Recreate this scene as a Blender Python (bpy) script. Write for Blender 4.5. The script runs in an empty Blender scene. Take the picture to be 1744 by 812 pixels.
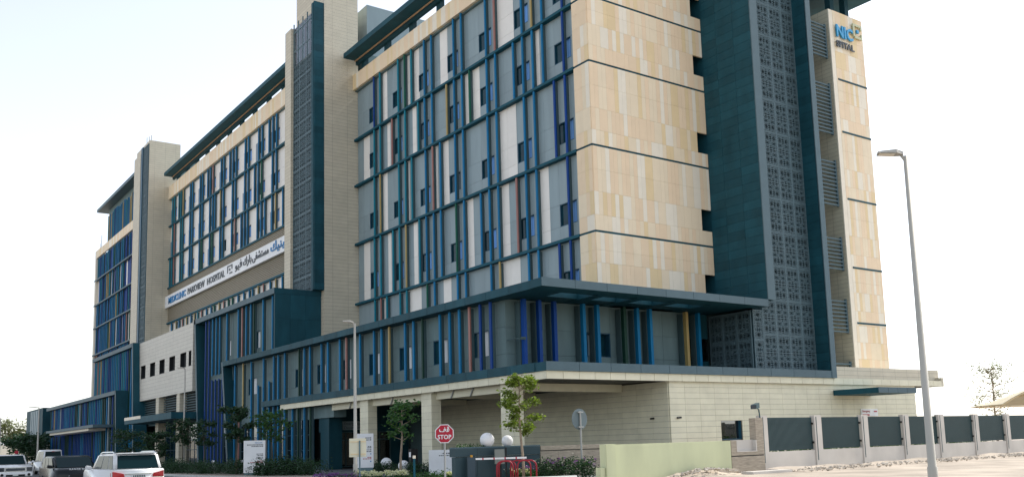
import bpy, bmesh, math, random
import numpy as np
from mathutils import Matrix, Vector
random.seed(7); rng = np.random.default_rng(7)
S = bpy.context.scene
COL = S.collection
R = math.radians

# ------------------------------------------------------------------ camera
YAW, PITCH, ROLL = R(35.505), R(7.592), R(-1.626)
f = Vector((math.sin(YAW)*math.cos(PITCH), math.cos(YAW)*math.cos(PITCH), math.sin(PITCH)))
r0 = Vector((math.cos(YAW), -math.sin(YAW), 0)); u0 = r0.cross(f)
rt = math.cos(ROLL)*r0 + math.sin(ROLL)*u0
up = -math.sin(ROLL)*r0 + math.cos(ROLL)*u0
cam = bpy.data.cameras.new('camera'); camo = bpy.data.objects.new('camera', cam); COL.objects.link(camo)
EYE = Vector((0, 0, 1.75))
camo.matrix_world = Matrix(((rt.x, up.x, -f.x, EYE.x), (rt.y, up.y, -f.y, EYE.y), (rt.z, up.z, -f.z, EYE.z), (0, 0, 0, 1)))
cam.sensor_width = 36; cam.sensor_fit = 'HORIZONTAL'
cam.lens = 1575.5/1744*36; cam.shift_y = (541.28-406)/1744
cam.clip_start = .1; cam.clip_end = 9000
S.camera = camo

# ------------------------------------------------------------------ light
SUN_YAW, SUN_EL = R(91), R(47)
wd = bpy.data.worlds.new('World'); S.world = wd; wd.use_nodes = True
nt = wd.node_tree; nt.nodes.clear()
sky = nt.nodes.new('ShaderNodeTexSky'); sky.sky_type = 'NISHITA'; sky.sun_disc = False
sky.sun_elevation = SUN_EL; sky.sun_rotation = SUN_YAW
sky.air_density = 1.0; sky.dust_density = 1.0; sky.ozone_density = 1.0; sky.altitude = 0
bg = nt.nodes.new('ShaderNodeBackground'); bg.inputs[1].default_value = .14
ow = nt.nodes.new('ShaderNodeOutputWorld')
hs = nt.nodes.new('ShaderNodeHueSaturation'); hs.inputs['Saturation'].default_value = .42   # whitish desert haze
nt.links.new(sky.outputs[0], hs.inputs['Color']); nt.links.new(hs.outputs[0], bg.inputs[0]); nt.links.new(bg.outputs[0], ow.inputs[0])
sl = bpy.data.lights.new('sun', 'SUN'); sl.energy = 2.6; sl.angle = R(.6); sl.color = (1, .93, .82)
so = bpy.data.objects.new('sun', sl); COL.objects.link(so)
sd = Vector((math.sin(SUN_YAW)*math.cos(SUN_EL), math.cos(SUN_YAW)*math.cos(SUN_EL), math.sin(SUN_EL)))
so.rotation_euler = sd.to_track_quat('Z', 'Y').to_euler(); so.location = (40, -40, 80)
S.view_settings.view_transform = 'Standard'; S.view_settings.look = 'None'
S.view_settings.gamma = 1; S.view_settings.use_curve_mapping = False
S.view_settings.exposure = 1.06
S.cycles.max_bounces = 6; S.cycles.transparent_max_bounces = 16

# ------------------------------------------------------------------ materials
MATS = {}
def lin(c):
    return tuple(((v/255+.055)/1.055)**2.4 if v > 10 else v/255/12.92 for v in c)
def mat(name, col, rough=.6, spec=.4, var=.06, scale=1.5, bump=0., metal=0., rand=0., fine=30., streak=0.):
    if name in MATS: return MATS[name]
    m = bpy.data.materials.new(name); m.use_nodes = True; n = m.node_tree.nodes; l = m.node_tree.links
    b = n['Principled BSDF']; b.inputs['Roughness'].default_value = rough
    b.inputs['Specular IOR Level'].default_value = spec; b.inputs['Metallic'].default_value = metal
    g = n.new('ShaderNodeNewGeometry')
    mp = n.new('ShaderNodeMapping'); l.new(g.outputs['Position'], mp.inputs[0])
    if streak: mp.inputs['Scale'].default_value = (1, 1, streak)
    t = n.new('ShaderNodeTexNoise'); t.inputs['Scale'].default_value = scale; t.inputs['Detail'].default_value = 6; l.new(mp.outputs[0], t.inputs['Vector'])
    mr = n.new('ShaderNodeMapRange'); mr.inputs[1].default_value = .3; mr.inputs[2].default_value = .7
    mr.inputs[3].default_value = 1-var; mr.inputs[4].default_value = 1+var; l.new(t.outputs[0], mr.inputs[0])
    fac = mr.outputs[0]
    if rand:
        oi = n.new('ShaderNodeObjectInfo'); r2 = n.new('ShaderNodeMapRange'); r2.inputs[3].default_value = 1-rand; r2.inputs[4].default_value = 1+rand
        l.new(oi.outputs['Random'], r2.inputs[0]); mu = n.new('ShaderNodeMath'); mu.operation = 'MULTIPLY'
        l.new(fac, mu.inputs[0]); l.new(r2.outputs[0], mu.inputs[1]); fac = mu.outputs[0]
    mx = n.new('ShaderNodeVectorMath'); mx.operation = 'SCALE'; mx.inputs[0].default_value = col[:3]
    l.new(fac, mx.inputs['Scale']); l.new(mx.outputs[0], b.inputs['Base Color'])
    if bump:
        t2 = n.new('ShaderNodeTexNoise'); t2.inputs['Scale'].default_value = fine; t2.inputs['Detail'].default_value = 8; l.new(g.outputs['Position'], t2.inputs['Vector'])
        bp = n.new('ShaderNodeBump'); bp.inputs['Strength'].default_value = bump; bp.inputs['Distance'].default_value = .05
        l.new(t2.outputs[0], bp.inputs['Height']); l.new(bp.outputs[0], b.inputs['Normal'])
    MATS[name] = m; return m
def jointed(name, col, dz, dh, axis, rough=.55, jw=.02, dark=.45, var=.05, rand=.03, ox=0., oz=0.):
    """cladding whose joints are too fine to build: grid of joints every dz in height and dh along `axis`"""
    if name in MATS: return MATS[name]
    m = mat(name, col, rough=rough, var=var); n = m.node_tree.nodes; l = m.node_tree.links; b = n['Principled BSDF']
    g = n.new('ShaderNodeNewGeometry'); sp = n.new('ShaderNodeSeparateXYZ'); l.new(g.outputs['Position'], sp.inputs[0])
    def cell(out, d, off):
        a = n.new('ShaderNodeMath'); a.operation = 'ADD'; a.inputs[1].default_value = off+1000*d; l.new(out, a.inputs[0])
        q = n.new('ShaderNodeMath'); q.operation = 'DIVIDE'; q.inputs[1].default_value = d; l.new(a.outputs[0], q.inputs[0])
        fr = n.new('ShaderNodeMath'); fr.operation = 'FRACT'; l.new(q.outputs[0], fr.inputs[0])
        lt = n.new('ShaderNodeMath'); lt.operation = 'LESS_THAN'; lt.inputs[1].default_value = jw/d; l.new(fr.outputs[0], lt.inputs[0])
        fl = n.new('ShaderNodeMath'); fl.operation = 'FLOOR'; l.new(q.outputs[0], fl.inputs[0])
        return lt.outputs[0], fl.outputs[0]
    j1, c1 = cell(sp.outputs[2], dz, oz); j2, c2 = cell(sp.outputs[{'x': 0, 'y': 1}[axis]], dh, ox)
    mxj = n.new('ShaderNodeMath'); mxj.operation = 'MAXIMUM'; l.new(j1, mxj.inputs[0]); l.new(j2, mxj.inputs[1])
    cb = n.new('ShaderNodeCombineXYZ'); l.new(c1, cb.inputs[0]); l.new(c2, cb.inputs[1])
    wn = n.new('ShaderNodeTexWhiteNoise'); l.new(cb.outputs[0], wn.inputs['Vector'])
    r2 = n.new('ShaderNodeMapRange'); r2.inputs[3].default_value = 1-rand; r2.inputs[4].default_value = 1+rand; l.new(wn.outputs[0], r2.inputs[0])
    j3 = n.new('ShaderNodeMapRange'); j3.inputs[3].default_value = 1; j3.inputs[4].default_value = dark; l.new(mxj.outputs[0], j3.inputs[0])
    mu = n.new('ShaderNodeMath'); mu.operation = 'MULTIPLY'; l.new(r2.outputs[0], mu.inputs[0]); l.new(j3.outputs[0], mu.inputs[1])
    old = b.inputs['Base Color'].links[0].from_socket
    sc = n.new('ShaderNodeVectorMath'); sc.operation = 'SCALE'; l.new(old, sc.inputs[0]); l.new(mu.outputs[0], sc.inputs['Scale'])
    l.new(sc.outputs[0], b.inputs['Base Color'])
    bp = n.new('ShaderNodeBump'); bp.invert = True; bp.inputs['Strength'].default_value = .4; bp.inputs['Distance'].default_value = .02
    l.new(mxj.outputs[0], bp.inputs['Height']); l.new(bp.outputs[0], b.inputs['Normal'])
    return m
def glass_mat(name, tint=(.5, .6, .65), refl=1.5, rough=.02):
    if name in MATS: return MATS[name]
    m = bpy.data.materials.new(name); m.use_nodes = True; n = m.node_tree.nodes; l = m.node_tree.links; n.clear()
    o = n.new('ShaderNodeOutputMaterial'); tr = n.new('ShaderNodeBsdfTransparent'); tr.inputs[0].default_value = (*tint, 1)
    gl = n.new('ShaderNodeBsdfGlossy'); gl.inputs['Roughness'].default_value = rough; gl.inputs[0].default_value = (.9, .95, 1, 1)
    fr = n.new('ShaderNodeFresnel'); fr.inputs[0].default_value = refl
    mx = n.new('ShaderNodeMixShader'); l.new(fr.outputs[0], mx.inputs[0]); l.new(tr.outputs[0], mx.inputs[1]); l.new(gl.outputs[0], mx.inputs[2]); l.new(mx.outputs[0], o.inputs[0])
    MATS[name] = m; return m
def leaf_mat(name, col, trans=.35, var=.35):
    if name in MATS: return MATS[name]
    m = bpy.data.materials.new(name); m.use_nodes = True; n = m.node_tree.nodes; l = m.node_tree.links
    b = n['Principled BSDF']; b.inputs['Roughness'].default_value = .5; b.inputs['Specular IOR Level'].default_value = .3
    g = n.new('ShaderNodeNewGeometry'); mr = n.new('ShaderNodeMapRange'); mr.inputs[3].default_value = 1-var; mr.inputs[4].default_value = 1+var
    l.new(g.outputs['Random Per Island'], mr.inputs[0])
    mx = n.new('ShaderNodeVectorMath'); mx.operation = 'SCALE'; mx.inputs[0].default_value = col; l.new(mr.outputs[0], mx.inputs['Scale'])
    l.new(mx.outputs[0], b.inputs['Base Color'])
    tl = n.new('ShaderNodeBsdfTranslucent'); mx2 = n.new('ShaderNodeVectorMath'); mx2.operation = 'MULTIPLY'; mx2.inputs[1].default_value = (1.5, 1.7, .6); l.new(mx.outputs[0], mx2.inputs[0]); l.new(mx2.outputs[0], tl.inputs[0])
    ms = n.new('ShaderNodeMixShader'); ms.inputs[0].default_value = trans; o = n['Material Output']
    l.new(b.outputs[0], ms.inputs[1]); l.new(tl.outputs[0], ms.inputs[2]); l.new(ms.outputs[0], o.inputs[0])
    MATS[name] = m; return m

M = {
 'b': mat('blue_paint', (.003, .15, .325), .6, .2, rand=.10), 't': mat('teal_blue_paint', (.006, .19, .27), .6, .2, rand=.10),
 'n': mat('navy_paint', (.002, .045, .22), .6, .2, rand=.1), 'g': mat('green_paint', (.004, .095, .06), .6, .2),
 'd': mat('dark_green_paint', (.006, .04, .028), .6, .2), 'y': mat('ochre_paint', (.36, .27, .1), .5), 'p': mat('terracotta_paint', (.30, .135, .115), .5),
 'band': mat('petrol_beam', (.004, .075, .11), .6, .2, rand=.05), 'rail': mat('rail_grey', (.055, .095, .105), .6, .2),
 'gray': mat('grey_cladding', (.24, .315, .345), .5, rand=.06, var=.07, streak=.25), 'white': mat('white_cladding', (.77, .75, .71), .5, var=.025, rand=.03),
 'dgray': mat('dark_grey_cladding', (.125, .19, .20), .6, .2, rand=.08, var=.1, streak=.3), 'bgray': mat('blue_grey_cladding', (.17, .235, .31), .5, rand=.15),
 'dark': mat('petrol_cladding', (.010, .063, .086), .6, .2, rand=.16, var=.16, streak=.4), 'soffit': mat('soffit_metal', (.008, .045, .06), .6, .2),  # 'dark' has the teal tint of shaded faces put into its colour
 'frame': mat('frame_edge', (.075, .125, .15), .55, .25, rand=.05), 'ledorange': mat('orange_led_strip', (.55, .36, .22), .5),
 's1': mat('stone_pink_beige', (.785, .62, .43), .6, var=.03, rand=.025), 's2': mat('stone_cream', (.80, .735, .61), .6, var=.03, rand=.025),
 's3': mat('stone_tan', (.75, .59, .35), .6, var=.03, rand=.025), 's4': mat('stone_pale', (.785, .665, .485), .6, var=.03, rand=.025),
 'cream': mat('cream_tile', (.69, .655, .50), .55, rand=.035), 'joint': mat('joint_dark', (.10, .10, .085), .8),
 'creamx': jointed('cream_cladding_x', (.56, .51, .40), .33, 1.5, 'x'), 'creamy': jointed('cream_cladding_y', (.56, .51, .40), .33, 1.5, 'y'),
 'cwhite': jointed('pale_cladding_y', (.57, .545, .48), .42, 7.4, 'y', oz=.1, ox=2.7), 'slate': mat('slate_cladding', (.03, .058, .07), .55, .25, rand=.1), 'beige': mat('beige_louvre', (.34, .30, .225), .55),
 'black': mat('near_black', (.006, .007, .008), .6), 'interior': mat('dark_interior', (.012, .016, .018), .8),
 'steel': mat('galvanised_steel', (.33, .34, .33), .5, metal=.3), 'pole': mat('painted_pole', (.43, .41, .36), .55, .3, var=.1, streak=.2),
 'concrete': mat('pale_concrete', (.52, .49, .45), .75, var=.09, scale=.8, bump=.12), 'lattice': mat('lattice_metal', (.105, .17, .20), .55),
 'lback': mat('lattice_backing', (.03, .082, .105), .6), 'greenwall': mat('pale_green_paint', (.53, .56, .36), .75, var=.10, scale=.9, bump=.15, streak=.35),
 'travertine': mat('travertine', (.33, .285, .225), .7, var=.22, scale=3, bump=.2, streak=6), 'bluetext': mat('sign_blue', (.0, .17, .42), .4),
 'darktext': mat('sign_dark', (.05, .06, .07), .4), 'signwhite': mat('sign_white', (.75, .76, .77), .4), 'redtext': mat('sign_red', (.4, .04, .05), .4),
 'paneglass': mat('tinted_pane', (.006, .035, .05), .12, .18, var=.3), 'curtain': mat('curtain', (.15, .36, .74), .5, .3, rand=.3), 'wcurtain': mat('white_curtain', (.75, .78, .8), .8, rand=.15),
 'lattedge': mat('beam_blue', (.01, .07, .12), .45),
}
M['glass'] = glass_mat('window_glass', (.9, .95, .98), 1.75); M['dglass'] = glass_mat('dark_glass', (.12, .17, .19), 1.6)
M['carglass'] = glass_mat('car_glass', (.10, .16, .17), 1.55)

# ------------------------------------------------------------------ object helpers
W = {}
def put(o, parent, m):
    COL.objects.link(o)
    if parent is not None:
        o.parent = parent; o.matrix_parent_inverse = W[parent.name].inverted()
    o.matrix_basis = m; W[o.name] = m
    return o
def thing(name, label, cat, loc=(0, 0, 0), rz=0, group=None):
    o = bpy.data.objects.new(name, None); o.empty_display_size = .3
    put(o, None, Matrix.Translation(loc) @ Matrix.Rotation(rz, 4, 'Z'))
    return tag(o, label, cat, group)
def tag(o, label=None, cat=None, group=None, kind=None):
    if label: o['label'] = label
    if cat: o['category'] = cat
    if group: o['group'] = group
    if kind: o['kind'] = kind
    return o
UNIT = bpy.data.meshes.new('unit_box')
_v = [(x, y, z) for x in (-.5, .5) for y in (-.5, .5) for z in (-.5, .5)]
BF = [(0, 1, 3, 2), (4, 6, 7, 5), (0, 4, 5, 1), (2, 3, 7, 6), (0, 2, 6, 4), (1, 5, 7, 3)]
UNIT.from_pydata(_v, [], BF); UNIT.materials.append(M['gray'])
def setmat(o, m):
    o.material_slots[0].link = 'OBJECT'; o.material_slots[0].material = m
def box(name, x0, x1, y0, y1, z0, z1, m, parent=None):
    """one cuboid object sharing the unit box mesh"""
    o = bpy.data.objects.new(name, UNIT)
    put(o, parent, Matrix.Translation(((x0+x1)/2, (y0+y1)/2, (z0+z1)/2)) @ Matrix.Diagonal((abs(x1-x0), abs(y1-y0), abs(z1-z0), 1)))
    setmat(o, M[m] if isinstance(m, str) else m); return o
class MB:
    """collects shapes, builds ONE mesh object"""
    def __init__(s): s.v = []; s.f = []; s.mi = []; s.mats = []; s.k = 0; s.sm = False
    def mt(s, m):
        m = M[m] if isinstance(m, str) else m
        if m not in s.mats: s.mats.append(m)
        s.k = s.mats.index(m); return s
    def add(s, vs, fs):
        n = len(s.v); s.v += [tuple(p) for p in vs]; s.f += [tuple(i+n for i in q) for q in fs]; s.mi += [s.k]*len(fs); return s
    def box(s, x0, x1, y0, y1, z0, z1):
        return s.add([(x, y, z) for x in (x0, x1) for y in (y0, y1) for z in (z0, z1)], BF)
    def hexa(s, p):  # 8 points ordered as box
        return s.add(p, BF)
    def tube(s, pts, rad, n=10, cap=True):
        rad = rad if isinstance(rad, (list, tuple)) else [rad]*len(pts)
        pts = [Vector(p) for p in pts]; vs = []; fs = []
        for i, p in enumerate(pts):
            d = (pts[min(i+1, len(pts)-1)]-pts[max(i-1, 0)]).normalized()
            a = d.orthogonal().normalized() if i == 0 else (a - d*a.dot(d)).normalized()
            b = d.cross(a)
            for k in range(n):
                t = 2*math.pi*k/n; vs.append(p+(a*math.cos(t)+b*math.sin(t))*rad[i])
        for i in range(len(pts)-1):
            for k in range(n): fs.append((i*n+k, i*n+(k+1) % n, (i+1)*n+(k+1) % n, (i+1)*n+k))
        if cap: fs += [tuple(range(n-1, -1, -1)), tuple(range((len(pts)-1)*n, len(pts)*n))]
        return s.add(vs, fs)
    def ball(s, c, r, n=14, m=8, sz=1., half=False):
        vs = []; fs = []
        lo = 0 if half else -math.pi/2
        for i in range(m+1):
            t = lo+(math.pi/2-lo)*i/m
            for k in range(n): vs.append((c[0]+r*math.cos(t)*math.cos(2*math.pi*k/n), c[1]+r*math.cos(t)*math.sin(2*math.pi*k/n), c[2]+r*sz*math.sin(t)))
        for i in range(m):
            for k in range(n): fs.append((i*n+k, i*n+(k+1) % n, (i+1)*n+(k+1) % n, (i+1)*n+k))
        return s.add(vs, fs)
    def prism(s, poly, a, b):  # polygon of 3D points, shifted by vectors a and b
        n = len(poly); a = Vector(a); b = Vector(b)
        vs = [Vector(p)+a for p in poly]+[Vector(p)+b for p in poly]
        return s.add(vs, [tuple(range(n-1, -1, -1)), tuple(range(n, 2*n))]+[(i, (i+1) % n, n+(i+1) % n, n+i) for i in range(n)])
    def build(s, name, m=None, parent=None, smooth=False, bevel=0, mtx=None):
        me = bpy.data.meshes.new(name); me.from_pydata(s.v, [], s.f)
        if m is not None and not s.mats: s.mt(m); s.mi = [0]*len(s.f)
        for q in s.mats: me.materials.append(q)
        me.polygons.foreach_set('material_index', s.mi)
        bm = bmesh.new(); bm.from_mesh(me); bmesh.ops.recalc_face_normals(bm, faces=bm.faces)
        if bevel: bmesh.ops.bevel(bm, geom=[e for e in bm.edges], offset=bevel, segments=2, affect='EDGES', clamp_overlap=True)
        bm.to_mesh(me); bm.free()
        if smooth: me.polygons.foreach_set('use_smooth', [True]*len(me.polygons))
        o = bpy.data.objects.new(name, me); put(o, parent, mtx or Matrix()); return o
def solid(name, parts, m, parent=None, **k):
    b = MB()
    for p in parts: b.box(*p)
    return b.build(name, m, parent, **k)
class Pieces:
    """many alike pieces: the 300 that show largest become objects, the rest one joined part"""
    def __init__(s, name, parent, cap=300): s.name = name; s.parent = parent; s.l = []; s.cap = cap
    def add(s, x0, x1, y0, y1, z0, z1, m):
        c = Vector(((x0+x1)/2, (y0+y1)/2, (z0+z1)/2))-EYE
        d = sorted((abs(x1-x0), abs(y1-y0), abs(z1-z0)))
        if abs(x1-x0) < abs(y1-y0): fs = abs(c.x)/c.length
        else: fs = abs(c.y)/c.length
        vis = c.z/max(c.dot(f), 1) < .62
        s.l.append((d[1]*d[2]*fs/c.length_squared*(1 if vis else .01), (x0, x1, y0, y1, z0, z1), m))
    def build(s):
        s.l.sort(key=lambda q: -q[0])
        for _, b, m in s.l[:s.cap]: box(s.name, *b, m, s.parent)
        if s.l[s.cap:]:
            k = MB()
            for _, b, m in s.l[s.cap:]: k.mt(m).box(*b)
            tag(k.build(s.name, None, s.parent), kind='stuff')
def text_obj(name, body, size, m, parent, origin, xdir, ydir, ext=.03, align='LEFT', spacing=1., bold=0., xs=1., width=None):
    c = bpy.data.curves.new(name, 'FONT'); c.body = body; c.size = size; c.extrude = ext/2; c.align_x = align; c.space_character = spacing; c.offset = bold; c.resolution_u = 2
    t = bpy.data.objects.new(name, c); COL.objects.link(t)
    bpy.context.view_layer.update()
    me = bpy.data.meshes.new_from_object(t); COL.objects.unlink(t); bpy.data.objects.remove(t)
    me.materials.clear(); me.materials.append(M[m])
    if width: xs = width/max(v.co.x for v in me.vertices)
    X = Vector(xdir).normalized(); Y = Vector(ydir).normalized(); Z = X.cross(Y); O = Vector(origin)
    o = bpy.data.objects.new(name, me)
    mm = Matrix(((X.x*xs, Y.x, Z.x, O.x), (X.y*xs, Y.y, Z.y, O.y), (X.z*xs, Y.z, Z.z, O.z), (0, 0, 0, 1)))
    return put(o, parent, mm)
# ------------------------------------------------------------------ ground (large structure first)
def sheet(name, pts, z, m):
    me = bpy.data.meshes.new(name); me.from_pydata([(x, y, z) for x, y in pts], [], [tuple(range(len(pts)))]); me.materials.append(m)
    o = bpy.data.objects.new(name, me); put(o, None, Matrix()); o['kind'] = 'structure'; return o
M['sand'] = mat('sandy_ground', (.36, .31, .255), .9, var=.34, scale=.35, bump=.6, fine=6)
M['asphalt'] = mat('asphalt', (.05, .052, .055), .85, var=.15, scale=2, bump=.3, fine=60)
M['paving'] = mat('block_paving', (.12, .13, .135), .8, var=.12, scale=3, bump=.1)
M['soil'] = mat('planting_soil', (.06, .05, .035), .9, var=.3, scale=2, bump=.4)
M['kerbm'] = mat('kerb_stone', (.5, .5, .48), .8, var=.1, scale=2)
sheet('ground', [(-3000, -3000), (3000, -3000), (3000, 3000), (-3000, 3000)], -.02, M['sand'])
sheet('road', [(-6, -60), (18.6, -60), (18.6, 31), (18.6, 420), (-6, 420)], -.008, M['asphalt'])
sheet('driveway', [(18.6, 38.5), (29, 33.6), (38.0, 33.6), (38.0, 69), (29.8, 69), (24, 50), (18.6, 48)], -.004, M['paving'])
sheet('forecourt_paving', [(24.5, 50.2), (30.0, 69.5), (30.0, 300), (24.5, 300)], -.005, M['paving'])
k = MB()
for y0, y1 in ((48, 200),):
    y = y0
    while y < y1: k.box(18.6, 18.95, y, y+1.98, -.02, .12); y += 2
o = k.build('roadside_kerb', 'kerbm'); o['kind'] = 'structure'

# ------------------------------------------------------------------ hospital
xu, ys, yf, xf = 36.71, 42.35, 38.01, 29.22
H = thing('hospital_building', 'large hospital with coloured fins on grey, white and beige cladding', 'building', (36, 60, 0))
GRID = lambda k: 44.86+1.1345*k
# bodies behind the cladding
body = MB()
body.box(xu+1.0, 61.5, 43.6, 75.9, 5.2, 34.9)            # main wing
body.box(xu+1.0, 61.5, 75.9, 189, 0, 38.6)               # wings behind the towers
body.box(xu+1.0, 61.5, 84, 188.8, 38.6, 38.9)
body.box(47.3, 62.4, 44.2, 70, 6.2, 36.5)
body.box(30.95, xu+1.0, 43.6, 76.2, 5.2, 9.8)            # podium upper floor
body.box(38.45, 63.3, 38.7, 76, 0, 5.0)                  # ground floor rooms
body.box(30.9, xu+1.0, 76.9, 99, 5.0, 15.1); body.box(31.0, xu+1.0, 99, 148, 5.0, 15.2)
body.box(30.0, xu+1.0, 129, 180, 0, 9.3)
body.box(31.4, xu+1.0, 70.5, 101, 0, 5.0)
body.box(33.0, xu+1.0, 101, 135, 0, 8.0)
body.build('core_wall', 'dgray', H)

def fin(y, c, z0, z1, x=xu, w=.2, d=.26, rail=True):
    w *= .86; d *= .32
    o = box('fin', x, x+d, y-w/2, y+w/2, z0, z1, c, H)
    if rail: box('rail', x+d+.002, x+d+.2, y-w/2-.01, y-w/2+.07, z0+.1, z1-.1, 'rail', o)  # bracket rail; its dark grey also stands in for shade beside the fin
    return o
def window_L(y0, y1, z0, z1, x, curtain='curtain', depth=.18, frac=.4, closed=None):
    """window in a wall that faces -x: reveal frame, dark pane, curtained pane"""
    b = MB(); t = .05
    b.box(x, x+depth, y0, y0+t, z0, z1).box(x, x+depth, y1-t, y1, z0, z1).box(x, x+depth, y0+t, y1-t, z0, z0+t).box(x, x+depth, y0+t, y1-t, z1-t, z1)
    ym = y1-(y1-y0)*frac; xp = x+depth-.07
    b.box(xp-.03, x+depth, ym-.03, ym+.03, z0+t, z1-t)
    o = b.build('window', 'lattedge', H)
    box('pane', xp, xp+.02, ym+.03, y1-t, z0+t, z1-t, 'paneglass', o)
    if closed is None: closed = random.random() < .93
    if closed:
        c = MB(); n = 8; a = y0+t; w = (ym-.03-a)/n
        for i in range(n): c.add([(xp+.05*(i % 2), a+i*w, z0+t), (xp+.05*((i+1) % 2), a+(i+1)*w, z0+t), (xp+.05*((i+1) % 2), a+(i+1)*w, z1-t), (xp+.05*(i % 2), a+i*w, z1-t)], [(0, 1, 2, 3)])
        c.build('curtain', curtain, o)
    else: box('pane', xp, xp+.02, y0+t, ym-.03, z0+t, z1-t, 'paneglass', o)
    box('recess', x+depth+.1, x+depth+.14, y0-.1, y1+.1, z0-.1, z1+.1, 'interior', o)
    return o
# --- main wing, long side: five storeys of panels, windows and fins
FL = {
 'A': (29.85, 34.70, 30.80, 32.22,
   [(71.97,'n'),(70.8,'t'),(67.42,'t'),(66.26,'g'),(65.1,'t'),(62.94,'b'),(61.78,'b'),(58.38,'b'),(57.24,'b'),(53.87,'b'),(52.73,'p'),(49.38,'b'),(48.24,'y'),(47.08,'b'),(44.86,'n')],
   [(69.97,71.13),(65.89,66.54),(64.26,65.49),(59.74,60.9),(50.73,52.96)]),
 'B': (25.47, 29.85, 26.56, 27.97,
   [(71.98,'t'),(70.82,'t'),(68.6,'p'),(67.45,'t'),(66.28,'t'),(64.05,'t'),(62.98,'b'),(61.81,'b'),(59.54,'y'),(58.41,'b'),(57.28,'b'),(56.2,'g'),(53.87,'b'),(52.73,'b'),(50.49,'b'),(49.37,'b'),(48.23,'b'),(47.1,'b'),(44.88,'n')],
   [(73.42,74.65),(69.47,70.04),(64.87,65.52),(56.84,57.47),(55.26,56.36),(47.81,48.46)]),
 'C': (19.98, 25.47, 20.98, 22.42,
   [(72.02,'t'),(70.91,'y'),(67.48,'t'),(66.33,'t'),(65.24,'t'),(62.96,'b'),(61.83,'p'),(60.66,'b'),(58.43,'b'),(57.27,'b'),(53.92,'b'),(52.76,'b'),(49.38,'b'),(48.21,'b'),(45.98,'n'),(44.84,'n')],
   [(70.08,71.21),(66.11,66.7),(61.52,62.17),(59.86,61.03),(50.75,53.06)]),
 'D': (14.47, 19.98, 15.52, 17.0,
   [(72.09,'t'),(70.92,'t'),(68.64,'t'),(67.5,'t'),(66.38,'y'),(64.11,'t'),(63.0,'b'),(61.82,'b'),(60.73,'b'),(58.47,'g'),(57.33,'b'),(55.04,'b'),(53.91,'b'),(52.77,'b'),(50.52,'p'),(49.4,'b'),(48.21,'b'),(44.87,'n')],
   [(73.51,74.76),(69.51,70.1),(64.92,65.59),(56.5,57.58),(51.86,53.05),(47.26,48.52)]),
 'E': (9.9, 14.47, 11.05, 12.5,
   [(72.09,'t'),(70.95,'p'),(69.84,'t'),(67.51,'t'),(66.37,'t'),(63.01,'g'),(61.87,'b'),(58.46,'b'),(57.31,'b'),(53.92,'b'),(52.81,'y'),(49.37,'b'),(48.26,'b'),(46.01,'n'),(44.86,'n')],
   [(70.67,71.26),(64.46,66.7),(59.85,61.0),(50.76,53.07)]),
}
WINC = [(44.45, 46.2), (49.0, 50.68), (53.57, 55.26), (58.18, 59.82), (62.76, 64.4), (67.32, 68.98), (71.97, 73.53)]
PAN = Pieces('cladding_panel', H)
def clad(y0, y1, z0, zw0, zw1, z1, wins, whites, x=xu+.35, base='gray', alt='white', maxw=2.3, g=.006):
    cuts = sorted({y0, y1, *[a for w in wins for a in w], *[a for w in whites for a in w]})
    cuts = [c for c in cuts if y0 <= c <= y1]
    full = []
    for a, b in zip(cuts, cuts[1:]):
        n = max(1, math.ceil((b-a)/maxw)); full += [(a+(b-a)*i/n, a+(b-a)*(i+1)/n) for i in range(n)]
    for a, b in full:
        if b-a < .03: continue
        c = (a+b)/2
        m = alt if any(p <= c <= q for p, q in whites) else base
        for i, (p, q) in enumerate(((z0, zw0), (zw0, zw1), (zw1, z1))):
            if i == 1 and any(u <= c <= v for u, v in wins): continue
            PAN.add(x, x+.1, a+g, b-g, p+g, q-g, m)
for kf, (z0, z1, a, b, fins, whites) in FL.items():
    clad(43.86, 75.85, z0, a, b, z1, WINC, whites)
    for w0, w1 in WINC: window_L(w0, w1, a, b, xu+.37, frac=.42)
    for y, c in fins: fin(y, c, z0+.02, z1-.12 if kf != 'A' else z1)
for z in (14.47, 19.98, 25.47, 29.85):
    box('floor_band', xu-.04, xu+.34, 43.87, 75.95, z-.1, z+.09, 'band', H)

# --- stone cladding of the corner and of the right-hand end
STP = Pieces('stone_panel', H)
def stripes(a, b):
    out = []; u = a
    while u < b-.05:
        w = random.choice((.34, .34, .34, .34, .68)); w = min(w, b-u)
        if b-u-w < .2: w = b-u
        out.append((u, u+w, random.choices(('s1', 's2', 's3', 's4'), (4, 2.2, 1.6, 3.2))[0])); u += w
    return out
ROWS = [(9.9, 11.05, 12.5, 13.3, 14.47), (14.47, 15.52, 17.0, 18.42, 19.98), (19.98, 20.98, 22.42, 23.9, 25.47), (25.47, 26.56, 27.97, 28.9, 29.85), (29.85, 30.8, 32.22, 33.4, 34.6), (34.6, 36.15)]
for row in ROWS:
    pat = None
    for i, (p, q) in enumerate(zip(row, row[1:])):
        if pat is None or i in (1, 2): pat = stripes(36.76, 47.2); patL = stripes(42.4, 43.86)
        for a, b, m in pat:
            notch = i == 1 and len(row) > 2
            if notch and a > 46.2: continue
            if notch: b = min(b, 46.25)
            top = q-(.07 if i == len(row)-2 and len(row) > 2 else .004); bot = p+(.07 if i == 0 and p > 10 else .004)
            STP.add(a+.003, b-.003, ys, ys+.12, bot, top, m)
        for a, b, m in patL: STP.add(xu, xu+.12, a+.003, b-.003, bot, top, m)
for z in (14.47, 19.98, 25.47, 29.85):
    solid('stone_groove', [(xu+.03, 47.2, ys+.03, ys+.14, z-.068, z+.068), (xu+.03, xu+.14, ys+.14, 43.86, z-.068, z+.068)], 'dark', H)
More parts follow.
